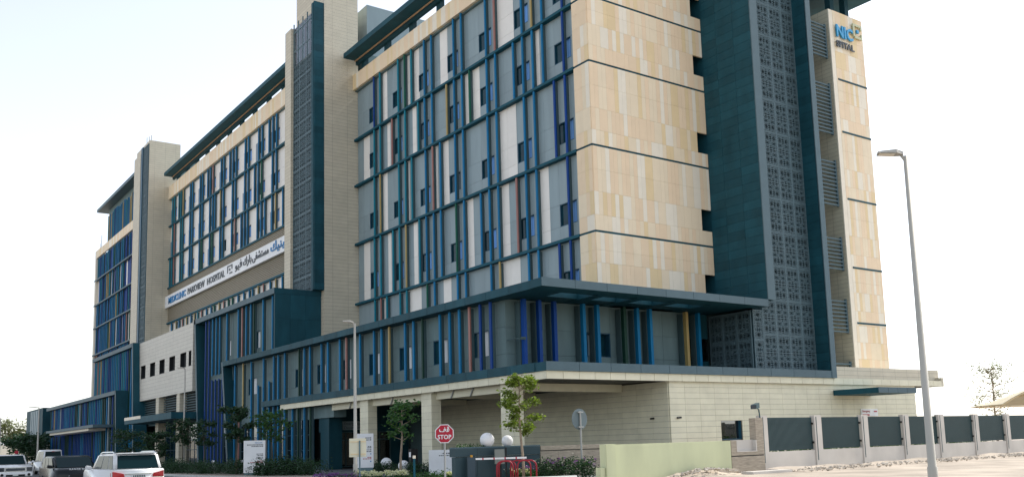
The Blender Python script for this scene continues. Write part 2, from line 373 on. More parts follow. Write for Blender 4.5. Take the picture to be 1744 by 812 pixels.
solid('corner_wall', [(xu+.14, 46.3, ys+.14, 43.7, 9.9, 36.1), (46.3, 47.1, ys+1.0, 43.7, 9.9, 36.1)], 'lback', H)
solid('notch_return', [(46.2, 46.3, ys+.13, 43.4, r[1], r[2]) for r in ROWS[:5]], 'lback', H)
# parapet of the main wing
for a, b, m in stripes(43.9, 75.95): STP.add(xu-.12, xu+.12, a+.003, b-.003, 34.7, 36.15, m)
solid('parapet_wall', [(xu+.13, xu+.4, 43.9, 75.9, 34.6, 36.1)], 'dgray', H)
# --- roof eaves on posts
def eave(y0, y1, z, x0=35.5, x1=37.5, posts=(), zp=34.7, th=.45, postx=(37.0, 37.42), strip=True):
    o = box('roof_eave', x0, x1, y0, y1, z, z+th, 'dark', H)
    for y in posts: box('post', postx[0], postx[1], y-.3, y+.3, zp, z-.002, 'soffit', o)
    if strip: box('light_strip', 36.62, 36.72, y0+1.2, y1, z-.09, z-.005, 'ledorange', o)  # LED line; its orange glow is plain colour without emission
    box('edge_beam', 36.74, 37.0, y0+.6, y1, z-.42, z-.004, 'soffit', o)
eave(41.0, 75.6, 37.5, posts=[74.6-4.55*i for i in range(8)])
eave(84, 137.0, 41.9, posts=[135.5-4.55*i for i in range(12)], zp=39)
box('plant_room', 38.2, 47, 76.1, 90, 36, 43.7, 'gray', H)
box('plant_room', 41.2, 44, 60, 66, 34.9, 37.6, 'gray', H)

# --- towers
def lattice_mesh(name, w, h, axis, rows=3):
    b = MB()
    def bar(p, q, t, d0=0, d1=.05):
        (a0, c0), (a1, c1) = p, q; dx, dy = a1-a0, c1-c0; L = math.hypot(dx, dy) or 1; nx, ny = -dy/L*t/2, dx/L*t/2
        P = [(a0-nx, c0-ny), (a0+nx, c0+ny), (a1-nx, c1-ny), (a1+nx, c1+ny)]
        vs = [((u, d, v) if axis == 'x' else (d, u, v)) for u, v in P for d in (d0, d1)]
        b.add(vs, [(0, 1, 3, 2), (4, 6, 7, 5), (0, 4, 5, 1), (2, 3, 7, 6), (0, 2, 6, 4), (1, 5, 7, 3)])
    hh = h/rows; cols = max(1, round(w/hh))
    for r, q in [(r, q) for r in range(rows) for q in range(cols)]:
        cx, cy = -w/2+w/cols*(q+.5), -h/2+hh*(r+.5); rx, ry = w/cols*.5, hh*.5
        P = lambda a, k: (cx+rx*k*math.cos(a), cy+ry*k*math.sin(a))
        for k in range(12):
            a = math.pi*2*k/12
            bar(P(a, .92), P(a+math.pi*2*5/12, .92), .03)
            bar(P(a, .55), P(a+math.pi/6, .55), .035)
            bar(P(a+.26, .30), P(a+.26+math.pi/6, .30), .035)
        for sx in (-1, 1):
            for sy in (-1, 1):
                bar((cx+sx*rx, cy+sy*ry), P(math.atan2(sy, sx), .72), .04)
                bar((cx+sx*rx*.62, cy+sy*ry), (cx+sx*rx, cy+sy*ry*.62), .035); bar((cx+sx*rx*.35, cy+sy*ry), P(math.atan2(sy, sx), .8), .03); bar((cx+sx*rx, cy+sy*ry*.35), P(math.atan2(sy, sx), .8), .03)
    for u in (-w/2+.035, w/2-.035): bar((u, -h/2), (u, h/2), .045, -.01, .06)
    for v in (-h/2+.035, h/2-.035): bar((-w/2+.07, v), (w/2-.07, v), .045, -.01, .06)
    bar((-w/2+.07, 0), (w/2-.07, 0), .04, -.01, .05)
    me = bpy.data.meshes.new(name); me.from_pydata(b.v, [], b.f); me.materials.append(M['lattice']); return me
def lattice_wall(name, axis, const, u0, u1, z0, z1, w, h, back, me=None, parent=H):
    """backing wall with its lattice panels as children"""
    nu = max(1, round((u1-u0)/w)); nz = max(1, round((z1-z0)/h)); w = (u1-u0)/nu; h = (z1-z0)/nz
    me = lattice_mesh('lattice_panel', w, h, axis)
    if axis == 'x': o = box(name, u0, u1, const+back, const+back+.1, z0, z1, 'lback', parent)
    else: o = box(name, const+back, const+back+.1, u0, u1, z0, z1, 'lback', parent)
    for i in range(nu):
        for j in range(nz):
            u = u0+(i+.5)*w; z = z0+(j+.5)*h
            p = bpy.data.objects.new('lattice_panel', me); put(p, o, Matrix.Translation((u, const, z) if axis == 'x' else (const, u, z)))
    return o
# big tower
box('tower_wall', 33.72, 37.13, 75.9, 82.5, 9.9, 47.4, 'creamx', H)
DKP = Pieces('dark_panel', H)
z = 15.6
while z < 42.4:
    DKP.add(32.74, 33.7, 75.94, 76.1, z+.004, z+.596, 'dark'); z += .6
box('tower_edge', 32.7, 33.7, 76.11, 76.5, 15.6, 42.5, 'dark', H)
lattice_wall('tower_screen', 'y', 32.85, 76.52, 81.1, 15.6, 37.9, 1.5, 1.5, .6)
sc = MB()
for i in range(5): sc.box(32.83, 32.93, 76.7+i*1.08, 76.78+i*1.08, 37.95, 42.3-.35*0)
for z in (39.4, 41.3): sc.box(32.84, 32.92, 76.52, 81.1, z, z+.1)
sc.build('screen_mast', 'lattice', H)
for i in range(4): box('screen_glass', 32.87, 32.9, 76.8+i*1.08, 77.7+i*1.08, 38.0, 41.8, 'glass', H)
box('tower_fin_wall', 32.6, 36.7, 81.12, 82.6, 15.4, 41.9, 'creamy', H)
# left tower
box('tower_wall', 33.74, 38.2, 138.4, 146, 12, 47.5, 'creamx', H)
lattice_wall('tower_screen', 'y', 33.62, 138.6, 141.5, 12, 47.0, 1.45, 1.5, .05)
box('tower_edge', 33.5, 33.72, 141.52, 142.4, 12, 47.2, 'lattedge', H)
box('tower_fin_wall', 33.45, 36.7, 142.42, 146.2, 12, 46.4, 'creamy', H)
solid('tower_antenna', [(34.2, 34.28, 139.5+i*1.3, 139.58+i*1.3, 47.5, 48.6+.2*i) for i in range(3)], 'steel', H)

# --- mid wing, upper three rows
MID = [
 (34.65, 38.8, [(95.6,'b'),(96.75,'b'),(97.9,'b'),(100.1,'b'),(101.2,'b'),(104.6,'b'),(105.75,'b'),(109.0,'b'),(110.2,'b'),(111.35,'b'),(113.6,'b'),(114.7,'b'),(117.9,'p'),(119.05,'b'),(120.2,'b'),(122.4,'b'),(123.5,'b'),(126.9,'b'),(128.0,'b'),(131.3,'y'),(132.4,'b'),(133.5,'b'),(135.7,'b'),(136.8,'b')]),
 (29.75, 34.65, [(95.7,'b'),(96.85,'b'),(100.2,'g'),(101.35,'b'),(102.5,'b'),(104.7,'b'),(105.85,'b'),(109.2,'b'),(110.3,'b'),(113.7,'b'),(114.85,'y'),(117.0,'b'),(118.0,'b'),(119.2,'b'),(122.4,'b'),(123.5,'b'),(126.9,'b'),(128.0,'b'),(131.5,'b'),(132.6,'b'),(135.5,'p'),(136.6,'b')]),
 (25.4, 29.75, [(93.7,'b'),(95.8,'y'),(96.9,'b'),(99.1,'b'),(100.3,'b'),(101.5,'b'),(104.8,'b'),(105.9,'b'),(107.0,'b'),(109.2,'p'),(110.4,'b'),(113.8,'b'),(114.9,'b'),(118.0,'g'),(119.1,'b'),(122.4,'g'),(123.5,'b'),(127.0,'b'),(128.0,'b'),(131.4,'b'),(132.5,'b'),(135.5,'p'),(136.6,'b'),(137.7,'b')]),
]
for z0, z1, fins in MID:
    a, b = z0+1.05, z0+2.5
    wn = [(95.35+4.46*i, 97.05+4.46*i) for i in range(10)]
    wh = [(90, 139)]
    for i in range(10):   # blue-grey panels beside the windows, lower half
        y = 97.07+4.46*i; w = random.choice((1.1, 1.3, .9))
        PAN.add(xu+.33, xu+.36, y+.02, y+w, z0+.45, b+.1, 'bgray')
    clad(90, 138.9, z0, a, b, z1, wn, wh, maxw=2.6)
    for w0, w1 in wn: window_L(w0, w1, a, b, xu+.37, frac=.45)
    for y, c in fins: fin(y, 't' if c == 'b' and y > 128 else c, z0+.02, z1-.12)
for z in (34.65, 29.75, 25.4, 20.2): box('floor_band', xu-.04, xu+.34, 84, 138.9, z-.11, z+.1, 'band', H)
for a, b, m in stripes(84, 138.9): STP.add(xu-.12, xu+.12, a+.003, b-.003, 38.8, 40.7, m)
solid('parapet_wall', [(xu+.13, xu+.4, 84, 138.9, 38.7, 40.6)], 'dgray', H)
lv = MB(); z = 20.4
while z < 25.2: lv.box(xu+.12, xu+.3, 84, 138.9, z, z+.11); z += .2
for i in range(13): lv.box(xu+.31, xu+.4, 84.2+i*4.5, 84.3+i*4.5, 20.3, 25.25)
lv.build('louvre_screen', 'beige', H)
box('louvre_backing', xu+.42, xu+.5, 84, 138.9, 15.2, 25.3, 'interior', H)
clad(84, 138.9, 15.0, 16.3, 17.8, 20.1, [], [(84, 138.9)], maxw=2.6)
for i in range(30): fin(85+1.75*i+random.uniform(-.4, .4), random.choice('bbbbtpyg'), 15.2, 20.05)
# --- left wing
random.seed(11)
LROW = [(15.4, 20.1), (20.1, 25.2), (25.2, 29.6), (29.6, 34.45), (34.45, 38.75)]
for z0, z1 in LROW:
    wh = []; y = 151.0
    while y < 187.5:
        if random.random() < .38: wh.append((y+.2, y+random.choice((.7, 1.0, 1.3))))
        y += 2.27
    wn = [(152+4.55*i, 153.65+4.55*i) for i in range(8)]
    clad(150, 188.2, z0, z0+1.05, z0+2.5, z1, [], wh, base='n', maxw=3)
    y = 151.0
    while y < 188:
        c = random.choices('bbbbntgyp', (4, 4, 3, 3, 5, 2, 1, .8, .7))[0]
        if random.random() < .72: fin(y, c, z0+.02, z1-.1, w=.26, d=.34)
        y += 1.1345
for z in (20.1, 25.2, 29.6, 34.45): box('floor_band', xu-.22, xu+.34, 150, 189.2, z-.13, z+.11, 'frame', H)
solid('edge_pier', [(xu-.14, xu+1.6, 188.25, 189.3, 8, 40.3)], 's2', H)
for a, b, m in stripes(150, 189.3): STP.add(xu-.12, xu+.12, a+.003, b-.003, 38.8, 40.3, m)
box('penthouse_wall', 38.6, 47, 150, 188, 38.9, 48.5, 'dgray', H)
for i in range(26): fin(164+i*.92, random.choice('bbbnty'), 40.3, 46.9+.6*random.random(), x=38.25, w=.3)
box('roof_eave', 37.0, 48, 150, 191.3, 48.55, 49.1, 'frame', H)
solid('roof_mast', [(37.5, 37.62, 188.8, 188.92, 40.3, 43.6), (37.5, 37.6, 190, 190.1, 40.3, 42.2)], 'signwhite', H)
random.seed(21)
# ------------------------------------------------------------------ podium
# canopy over the first floor: long edge, short edge and the deep soffit with roof lights
can = MB(); zc0, zc1 = 9.8, 10.25
can.box(xf, xf+1.0, 39.0, 90.2, zc0, zc1)
can.box(xf-.12, 47.2, yf, 38.99, zc0, zc1)
can.box(xf+1.0, 31.9, 39.0, 43.4, zc0+.1, zc1-.03)
for x0, x1 in ((34.2, 35.0), (37.2, 38.0), (40.2, 41.0), (43.4, 47.0)): can.box(x0, x1, 39.0, 43.4, zc0+.06, zc1-.03)
can.box(31.9, 34.2, 39.0, 39.9, zc0+.1, zc1-.02)
for a, b in ((31.9, 34.2), (35.0, 37.2), (38.0, 40.2), (41.0, 43.4)):
    can.box(a, b, 39.0, 40.1, zc0+.1, zc1-.03) if a > 32 else None
    can.box(a, b, 41.3, 43.4, zc0+.1, zc1-.03)
can.build('podium_canopy', 'dark', H)
FAS = Pieces('fascia_panel', H)
def fascia_run(axis, c, u0, u1, z0, z1, w, m, out=.03):
    n = max(1, round((u1-u0)/w)); w = (u1-u0)/n
    for i in range(n):
        a, b = u0+i*w+.012, u0+(i+1)*w-.012
        if axis == 'y': FAS.add(c-out, c-.002, a, b, z0, z1, m)
        else: FAS.add(a, b, c-out, c-.002, z0, z1, m)
fascia_run('y', xf, 38.99, 90.2, zc0, zc1+.01, 2.27, 'dark'); fascia_run('x', yf, xf-.15, 47.2, zc0, zc1+.01, 2.27, 'frame')  # one cladding: long edge coloured darker, front edge lighter, as the light falls
# projecting floor slab: dark fascia over a pale tiled one
zs0, zs1 = 5.36, 5.83
solid('podium_slab', [(xf, 31.0, 39, 79.3, zs0, zs1), (xf, 53.7, yf, 39, zs0, zs1), (31, 54, 39, 43.5, zs0, zs1-.05)], 'dark', H)
fascia_run('y', xf, 38.99, 79.3, zs0, zs1+.01, 2.27, 'dark'); fascia_run('x', yf, xf-.03, 53.7, zs0, zs1+.01, 2.27, 'frame')  # slab fascia: shaded tone along the side, lit tone across the front
solid('pale_slab', [(xf+.1, 38.4, 38.15, 66, 5.02, 5.35), (38.4, 66.7, 38.3, 43, 4.98, 5.35)], 'joint', H)
fascia_run('y', xf+.1, 38.1, 75, 4.94, 5.355, 1.1, 'cream'); fascia_run('x', yf+.12, xf+.07, 66.7, 4.94, 5.355, 1.1, 'cream')
solid('slab_upstand', [(54.2, 67.2, 38.6, 46, 5.36, 6.2), (66.7, 67.0, 38.1, 46, 4.94, 5.6)], 'creamx', H)
# recessed upper podium wall with windows and fins
PODW = [(44.6, 46.4), (49.2, 50.95), (53.8, 55.5), (58.4, 60.05), (62.98, 64.6), (67.6, 69.2), (72.15, 73.7)]
clad(42.95, 76.2, 5.8, 6.7, 8.26, 9.8, PODW, [], x=30.1, base='dgray', maxw=1.2)
for w0, w1 in PODW: window_L(w0, w1, 6.7, 8.26, 30.12, 'wcurtain', .18, frac=.45, closed=True)
PODF = [(74.91,'b'),(71.81,'d'),(70.72,'b'),(69.59,'b'),(67.34,'b'),(66.15,'b'),(63.98,'b'),(62.85,'p'),(60.56,'b'),(58.35,'b'),(57.21,'b'),(56.07,'y'),(53.84,'b'),(52.7,'b'),(51.54,'d'),(49.34,'b'),(48.18,'b'),(47.05,'b'),(45.92,'p'),(44.76,'n'),(43.68,'n')]
for y, c in PODF: fin(y, c, 5.84, 9.75, x=29.6, w=.22, d=.3)
# left end of the podium: tall bay down to the ground with slanted leg
clad(76.2, 88.2, 3.9, 6.7, 8.26, 9.8, [(82.8, 85.0)], [], x=30.1, base='dgray', maxw=1.2)
for w0, w1 in ((82.8, 85.0),): window_L(w0, w1, 6.7, 8.26, 30.12, 'wcurtain', .18, closed=True)
for y, c, z0, z1 in ((78.54,'b',0,7.6),(77.45,'b',0,9.7),(76.39,'b',0,9.7),(79.9,'b',0,9.7),(83.02,'b',0,9.7),(85.22,'y',4.9,9.7),(86.3,'p',0,5.2),(87.52,'b',0,9.7),(81.2,'b',0,7.4),(72.0,'d',.2,5.3),(73.2,'b',.2,5.3),(74.9,'b',.2,5.3),(70.7,'b',.2,5.3),(69.5,'d',.2,5.3)):
    fin(y, c, z0, z1, x=29.6, w=.22, d=.3)
def podium_leg(x, yt, yb, zt, w, depth):
    b = MB(); b.hexa([(x, yt, zt), (x, yt+w, zt), (x, yb, 0), (x, yb+w, 0), (x+depth, yt, zt), (x+depth, yt+w, zt), (x+depth, yb, 0), (x+depth, yb+w, 0)]); b.build('slanted_leg', 'dark', H)
    b = MB(); b.hexa([(x-.04, yt-.02, zt), (x-.04, yt+w, zt), (x-.04, yb-.02, 0), (x-.04, yb+w, 0), (x-.002, yt-.02, zt), (x-.002, yt+w, zt), (x-.002, yb-.02, 0), (x-.002, yb+w, 0)]); b.build('leg_edge', 'frame', H)
podium_leg(xf, 89.8, 87.8, 10.2, .4, 1.7)
# ground floor glazing behind the fins
def glazing(y0, y1, z0, z1, x, w=1.15, rows=3):
    n = round((y1-y0)/w); w = (y1-y0)/n; h = (z1-z0)/rows
    b = MB()
    for i in range(n+1): b.box(x-.04, x+.08, y0+i*w-.03, y0+i*w+.03, z0, z1)
    for j in range(rows+1): b.box(x-.035, x+.075, y0, y1, z0+j*h-.025, z0+j*h+.025)
    o = b.build('glazing_frame', 'lattedge', H)
    for i in range(n):
        for j in range(rows): box('pane', x, x+.02, y0+i*w+.03, y0+(i+1)*w-.03, z0+j*h+.03, z0+(j+1)*h-.03, 'mirror', o)
    box('room', x+.6, x+.65, y0, y1, z0, z1, 'interior', o)
M['mirror'] = glass_mat('reflective_glass', (.10, .13, .15), 2.6)
glazing(70.2, 87.2, .3, 4.0, 30.2)
solid('spandrel', [(30.15, 31.2, 66.2, 88.2, 4.0, 4.95), (30.15, 31.2, 70, 88.2, 0, .3)], 'dgray', H)
# short side of the podium
for x0, x1, m in ((30.1, 31.6, 'dgray'), (31.6, 33.7, 'dgray'), (33.7, 35.75, 'dgray'), (38.0, 40.4, 'dgray'), (40.4, 42.5, 'dgray'), (42.5, 44.9, 'dgray')):
    for z0, z1 in ((5.8, 6.7), (6.7, 8.2), (8.2, 9.85)): PAN.add(x0+.006, x1-.006, 42.85, 42.95, z0+.006, z1-.006, m)
for z0, z1 in ((5.8, 6.7), (8.2, 9.85)): PAN.add(35.756, 37.994, 42.85, 42.95, z0+.006, z1-.006, 'dgray'); PAN.add(44.906, 46.7, 42.85, 42.95, z0+.006, z1-.006, 'dark')
wo = solid('window', [(35.75, 35.8, 42.87, 43.4, 6.7, 8.2), (37.95, 38.0, 42.87, 43.4, 6.7, 8.2), (35.8, 37.95, 42.87, 43.4, 6.7, 6.75), (35.8, 37.95, 42.87, 43.4, 8.15, 8.2), (36.45, 36.52, 43.2, 43.4, 6.75, 8.15)], 'lattedge', H)
box('pane', 35.8, 37.95, 43.3, 43.32, 6.75, 8.15, 'paneglass', wo)
for a, b_ in ((35.85, 36.4), (36.75, 37.4)): box('curtain', a, b_, 43.27, 43.298, 6.75, 8.15, 'wcurtain', wo)
box('recess', 35.8, 37.95, 43.42, 43.45, 6.75, 8.15, 'interior', wo)
box('dark_window', 44.906, 46.7, 42.9, 42.96, 6.7, 8.2, 'dglass', H)
for x, c in ((30.95,'n'),(32.05,'n'),(33.15,'n'),(35.35,'b'),(36.45,'b'),(38.62,'d'),(39.72,'b'),(40.82,'b'),(44.05,'y'),(45.18,'b')):
    o = box('fin', x-.11, x+.11, 42.1, 42.36, 5.85, 9.8, c, H); box('rail', x-.19, x-.1, 42.37, 42.8, 5.9, 9.7, 'rail', o)  # rail set to one side, its colour doubling as a band of shade
solid('pipe_bracket', [(30.0, 30.9, 42.0, 42.06, 7.45, 7.51), (30.6, 30.9, 41.97, 42.09, 7.51, 7.6), (30.2, 30.26, 42.06, 42.84, 7.45, 7.51)], 'rail', H)
# --- tall framed screen on the short side
ZT = 41.0
z = 10.3
while z < ZT-.5:
    for y0, y1 in ((38.03, 39.5), (39.5, 41.0), (41.0, 42.33)): DKP.add(47.18, 47.28, y0+.006, y1-.006, z+.006, z+.594, 'dark')
    z += .6
box('frame_wall', 47.29, 47.8, 38.05, 43.6, 10.26, ZT, 'dark', H)
box('frame_edge', 47.17, 47.88, yf-.06, 38.02, 10.26, ZT, 'frame', H)  # front edge coloured lighter than the side wall for its stronger light
z = 5.9
while z < ZT-.5: DKP.add(53.2, 53.28, 38.06, 39.3, z+.006, z+.594, 'dark'); z += .6
box('frame_wall', 53.29, 53.7, 38.05, 44.0, 5.83, ZT, 'dark', H)
box('frame_edge', 53.2, 53.72, yf-.06, 38.02, 5.36, ZT, 'frame', H)  # lit-side tone again, put into the edge colour
lattice_wall('front_screen', 'x', 39.1, 47.9, 53.2, 5.86, ZT-.4, 1.33, 2.25, .6)
lattice_wall('front_screen', 'x', 39.1, 46.95, 47.88, 5.86, 9.75, .93, 1.95, .6)
lattice_wall('side_screen', 'y', 46.85, 39.2, 42.8, 5.86, 9.7, 1.2, 1.92, .3)
# --- louvres and right-hand end block
for z0, z1 in ((31.5, 34.4), (25.15, 29.4), (19.3, 23.05), (14.2, 16.85), (9.3, 11.95), (6.0, 7.1)):
    o = solid('louvre', [(62.3, 62.45, 42.75, 42.9, z0, z1), (53.8, 53.9, 42.75, 42.9, z0, z1)], 'frame', H)
    n = round((z1-z0)/.3)
    for i in range(n): box('slat', 53.9, 62.3, 42.72, 42.82, z0+(i+.1)*(z1-z0)/n, z0+(i+.45)*(z1-z0)/n, 'frame', o)
box('recess_wall', 53.75, 62.5, 45.5, 45.6, 5.4, 37, 'dgray', H)
box('end_block', 62.55, 67.05, 42.62, 60, 5.4, 35.68, 'creamy', H)
z = 5.4
while z < 35.6: STP.add(62.56, 63.05, 42.5, 42.6, z+.004, min(z+.46, 35.66), 's2'); z += .46
for row in ROWS:
    pat = None
    for i, (p, q) in enumerate(zip(row, row[1:])):
        q = min(q, 35.68)
        if pat is None or i in (1, 2): pat = stripes(63.07, 67.05)
        for a, b_, m in pat: STP.add(a+.003, b_-.003, 42.5, 42.6, p+.004, q-.004, m)
for p, q in ((6.25, 7.3), (7.3, 8.6), (8.6, 9.9)):
    for a, b_, m in stripes(63.07, 67.05): STP.add(a+.003, b_-.003, 42.5, 42.6, p+.004, q-.004, m)
for z in (10.1, 14.47, 19.98, 25.47, 29.85): box('stone_groove', 63.2, 67.06, 42.46, 42.499, z-.07, z+.07, 'dark', H)
o = box('roof_eave', 60, 68.6, 40.6, 60, 37.9, 38.4, 'dark', H)
for x in (63.6, 65.6): box('post', x, x+.5, 43.0, 43.5, 35.7, 37.89, 'soffit', o)
# --- ground floor: pale tiled walls, covered drop-off, columns
TIL = Pieces('wall_tile', H)
GW = (42.5, 44.4, 1.5, 2.7)
z = 0.0
while z < 4.95:
    zt = min(z+.33, 4.96); n = 20
    for i in range(n):
        a, b_ = 38.3+i*1.254, 38.3+(i+1)*1.254
        if z+.2 > GW[2] and z+.1 < GW[3]:
            if a >= GW[0]-.05 and b_ <= GW[1]+.05: continue
            if a < GW[0] < b_: b_ = GW[0]
            if a < GW[1] < b_: a = GW[1]
            if GW[0] <= a < b_ <= GW[1]: continue
        TIL.add(a+.006, b_-.006, 38.3, 38.36, z+.006, zt-.006, 'cream')
    for i in range(20):
        TIL.add(38.24, 38.3, 38.37+i*1.32+.006, 38.37+(i+1)*1.32-.006, z+.006, zt-.006, 'cream')
    z += .33
solid('ground_wall', [(38.31, 63.38, 38.4, 38.68, 0, GW[2]), (38.31, 63.38, 38.4, 38.68, GW[3], 4.97), (38.31, GW[0], 38.4, 38.68, GW[2], GW[3]), (GW[1], 63.38, 38.4, 38.68, GW[2], GW[3]), (38.31, 38.44, 38.68, 66, 0, 4.97)], 'joint', H)
wo = solid('window', [(GW[0], GW[0]+.05, 38.42, 38.66, GW[2], GW[3]), (GW[1]-.05, GW[1], 38.42, 38.66, GW[2], GW[3]), (GW[0], GW[1], 38.42, 38.66, GW[2], GW[2]+.05), (GW[0], GW[1], 38.42, 38.66, GW[3]-.05, GW[3])], 'lattedge', H)
box('pane', GW[0]+.05, GW[1]-.05, 38.6, 38.62, GW[2]+.05, GW[3]-.05, 'mirror', wo)
for x, y in ((38.9, 38.2), (38.12, 39.6)):
    MB().tube([(x-.16, y, 2.84), (x+.16, y, 2.86)], .055).build('wall_light', 'black', H)
solid('side_canopy', [(53.6, 57.9, 34.9, 38.25, 4.2, 4.55)], 'dark', H); fascia_run('x', 34.9, 53.6, 57.9, 4.2, 4.56, 1.1, 'frame')
for y0, y1 in ((41.55, 42.75), (50.4, 51.65), (59.2, 60.45)):
    o = solid('column', [(29.62, 30.2, y0+.05, y1-.05, .25, 5.0)], 'joint', H)
    z = .35
    while z < 4.9:
        zt = min(z+.42, 5.0)
        box('column_tile', 29.56, 29.61, y0, y1, z+.005, zt-.005, 'cream', o); box('column_tile', 29.615, 30.25, y0-.01, y0+.04, z+.005, zt-.005, 'cream', o); z += .42
    box('plinth', 29.5, 30.3, y0-.05, y1+.05, 0, .34, 'concrete', o)
solid('ceiling_beam', [(29.9, 30.25, 42.8, 66, 4.5, 5.0), (30.26, 38.2, 42.2, 42.6, 4.55, 5.0), (30.26, 38.2, 51, 51.4, 4.6, 5.0), (30.26, 38.2, 59.8, 60.2, 4.6, 5.0)], 'cream', H)
b = MB()
for y in (46, 48.2, 56, 62.5): b.tube([(29.86, y, 4.95), (29.84, y+.3, 4.5)], .05)
b.build('drain_pipe', 'steel', H)
# drop-off end wall with doors
solid('entrance_wall', [(30.3, 38.2, 69.0, 69.3, 2.9, 5.0), (30.3, 31.4, 67.4, 69.0, 0, 5.0), (36.5, 38.2, 69.0, 69.3, 0, 2.9)], 'dark', H)
o = solid('entrance_door', [(31.4+i*1.0, 31.5+i*1.0, 68.95, 69.05, .1, 2.9) for i in range(6)]+[(31.4, 36.5, 68.96, 69.04, 2.2, 2.3), (31.4, 36.5, 68.96, 69.04, .1, .2), (31.4, 36.5, 68.96, 69.04, 2.82, 2.9)], 'rail', H)
for i in range(5):
    box('pane', 31.5+i, 32.4+i, 69.0, 69.02, .2, 2.2, 'dglass', o); box('pane', 31.5+i, 32.4+i, 69.0, 69.02, 2.3, 2.82, 'dglass', o)
box('lobby', 31.4, 36.5, 70.3, 70.4, 0, 3, 'interior', H)

# ------------------------------------------------------------------ left half of the podium
def portal(name, x, y0, y1, zt, slant, depth=1.6):
    """projecting frame: roof edge and slanted leg at the far-left end (or near end)"""
    box('portal_roof', x, x+depth, y0, y1, zt-.5, zt, 'dark', H); fascia_run('y', x, y0, y1, zt-.5, zt+.01, 2.27, 'frame')
# middle portal
def leg(x, yt, yb, zt, w=.42, depth=1.3):
    b = MB(); b.hexa([(x, yt, zt), (x, yt+w, zt), (x, yb, 0), (x, yb+w, 0), (x+depth, yt, zt), (x+depth, yt+w, zt), (x+depth, yb, 0), (x+depth, yb+w, 0)]); b.build('slanted_leg', 'dark', H)
    b = MB(); b.hexa([(x-.03, yt-.02, zt), (x-.03, yt+w, zt), (x-.03, yb-.02, 0), (x-.03, yb+w, 0), (x-.002, yt-.02, zt), (x-.002, yt+w, zt), (x-.002, yb-.02, 0), (x-.002, yb+w, 0)]); b.build('leg_edge', 'frame', H)
portal('mid', 29.35, 76.6, 99.9, 15.6, 0)
z = 10.3
while z < 15.0:
    for x0, x1 in ((29.4, 30.8), (30.8, 32.2), (32.2, 33.7)): DKP.add(x0+.006, x1-.006, 76.62, 76.68, z+.006, min(z+2.6, 15.1)-.006, 'dark')
    z += 2.6
solid('portal_side', [(29.42, 36, 76.69, 76.9, 9.9, 15.1), (30.96, 34, 76.6, 80, 15.1, 15.58)], 'dark', H)
MW = [(78.2, 78.9), (82, 83.4), (86.5, 87.6), (90.1, 91.2)]
clad(77.0, 89.4, 10.3, 10.9, 12.5, 15.1, MW[:3], [], x=30.1, base='dgray', maxw=1.2)
clad(89.45, 98.4, 7.4, 10.9, 12.5, 15.1, MW[3:], [], x=30.1, base='dgray', maxw=1.2)
for w0, w1 in MW: window_L(w0, w1, 10.9, 12.5, 30.12, 'wcurtain', .18)
for y, c in ((96.7,'n'),(95.6,'n'),(94.5,'b'),(93.3,'b'),(92.2,'b'),(90.0,'b'),(86.7,'b'),(85.6,'p'),(84.5,'b'),(83.3,'b'),(82.4,'d'),(80.1,'b'),(77.8,'b'),(77.15,'y')):
    fin(y, c, 9.2 if y > 88 and y < 95 else 10.3 if y < 88 else .2, 15.05, x=29.6, w=.22, d=.3)
for y in (91.2, 92.3, 93.4, 94.5): fin(y, 'n', .2, 8.8, x=29.6, w=.22, d=.3)
leg(29.35, 99.4, 97.4, 15.6, .42, 1.5)
glazing(90.0, 96.5, .3, 7.4, 30.02, 1.6, 4)
box('white_panel', 29.85, 29.95, 90.5, 91.5, 3.4, 5.6, 'white', H)
M['voidglass'] = mat('dark_window', (.006, .011, .014), .25, .2, var=.3)
# pale block with square windows
WB = [(101.2, 102.2), (103.1, 105.4), (107.4, 109.8), (111.7, 114.0), (115.9, 118.3), (120.4, 122.7)]
cuts = [100.7]+[v for w in WB for v in w]+[123.6]
solid('pale_block', [(29.5, 36.5, 100.7, 123.6, 8.1, 10.85), (29.5, 36.5, 100.7, 123.6, 12.5, 15.5)]+[(29.5, 36.5, cuts[i], cuts[i+1], 10.85, 12.5) for i in range(0, len(cuts), 2)], 'cwhite', H)
for w0, w1 in WB: o = solid('window', [(29.52, 29.95, w0, w0+.05, 10.85, 12.5), (29.52, 29.95, w1-.05, w1, 10.85, 12.5), (29.52, 29.95, w0+.05, w1-.05, 10.85, 10.9), (29.52, 29.95, w0+.05, w1-.05, 12.45, 12.5)], 'interior', H); box('pane', 29.9, 29.93, w0+.05, w1-.05, 10.9, 12.45, 'interior', o)
for y0, y1 in ((114.1, 115.4), (105.5, 106.7)): box('column', 29.55, 30.4, y0, y1, 0, 8.09, 'creamy', H)
lv = MB(); z = 5.6
for y0, y1 in ((100.8, 105.4), (106.8, 114.0), (115.5, 123.4)):
    o = box('louvre', 30.35, 30.4, y0, y1, 5.5, 8.08, 'interior', H)
    for i in range(9): box('slat', 30.1, 30.3, y0, y1, 5.55+i*.28, 5.67+i*.28, 'rail', o)
solid('entrance_canopy', [(26.9, 31, 99.0, 119.2, 5.1, 5.8)], 'dark', H); fascia_run('y', 26.9, 111.5, 119.2, 5.55, 5.9, 2, 's2')
glazing(101, 122, .3, 5.0, 31.4, 1.6, 3)
# left portal
portal('left', 28.7, 124.0, 148, 15.6, 0, 2.2)
leg(28.7, 123.7, 122.0, 15.6, .5, 1.6)
clad(124.2, 147.9, 0.3, 10.9, 12.5, 15.1, [], [], x=29.5, base='dgray', maxw=2.3)
box('portal_backing', 29.61, 30.9, 124.2, 147.8, 0, 15.08, 'interior', H)
for i in range(24):
    y = 124.8+i*1.0; fin(y, random.choices('bntypd', (6, 3, 2.5, .8, .6, 1))[0], .2 if i < 9 else 9, 15.05, x=29.0, w=.26, d=.35)
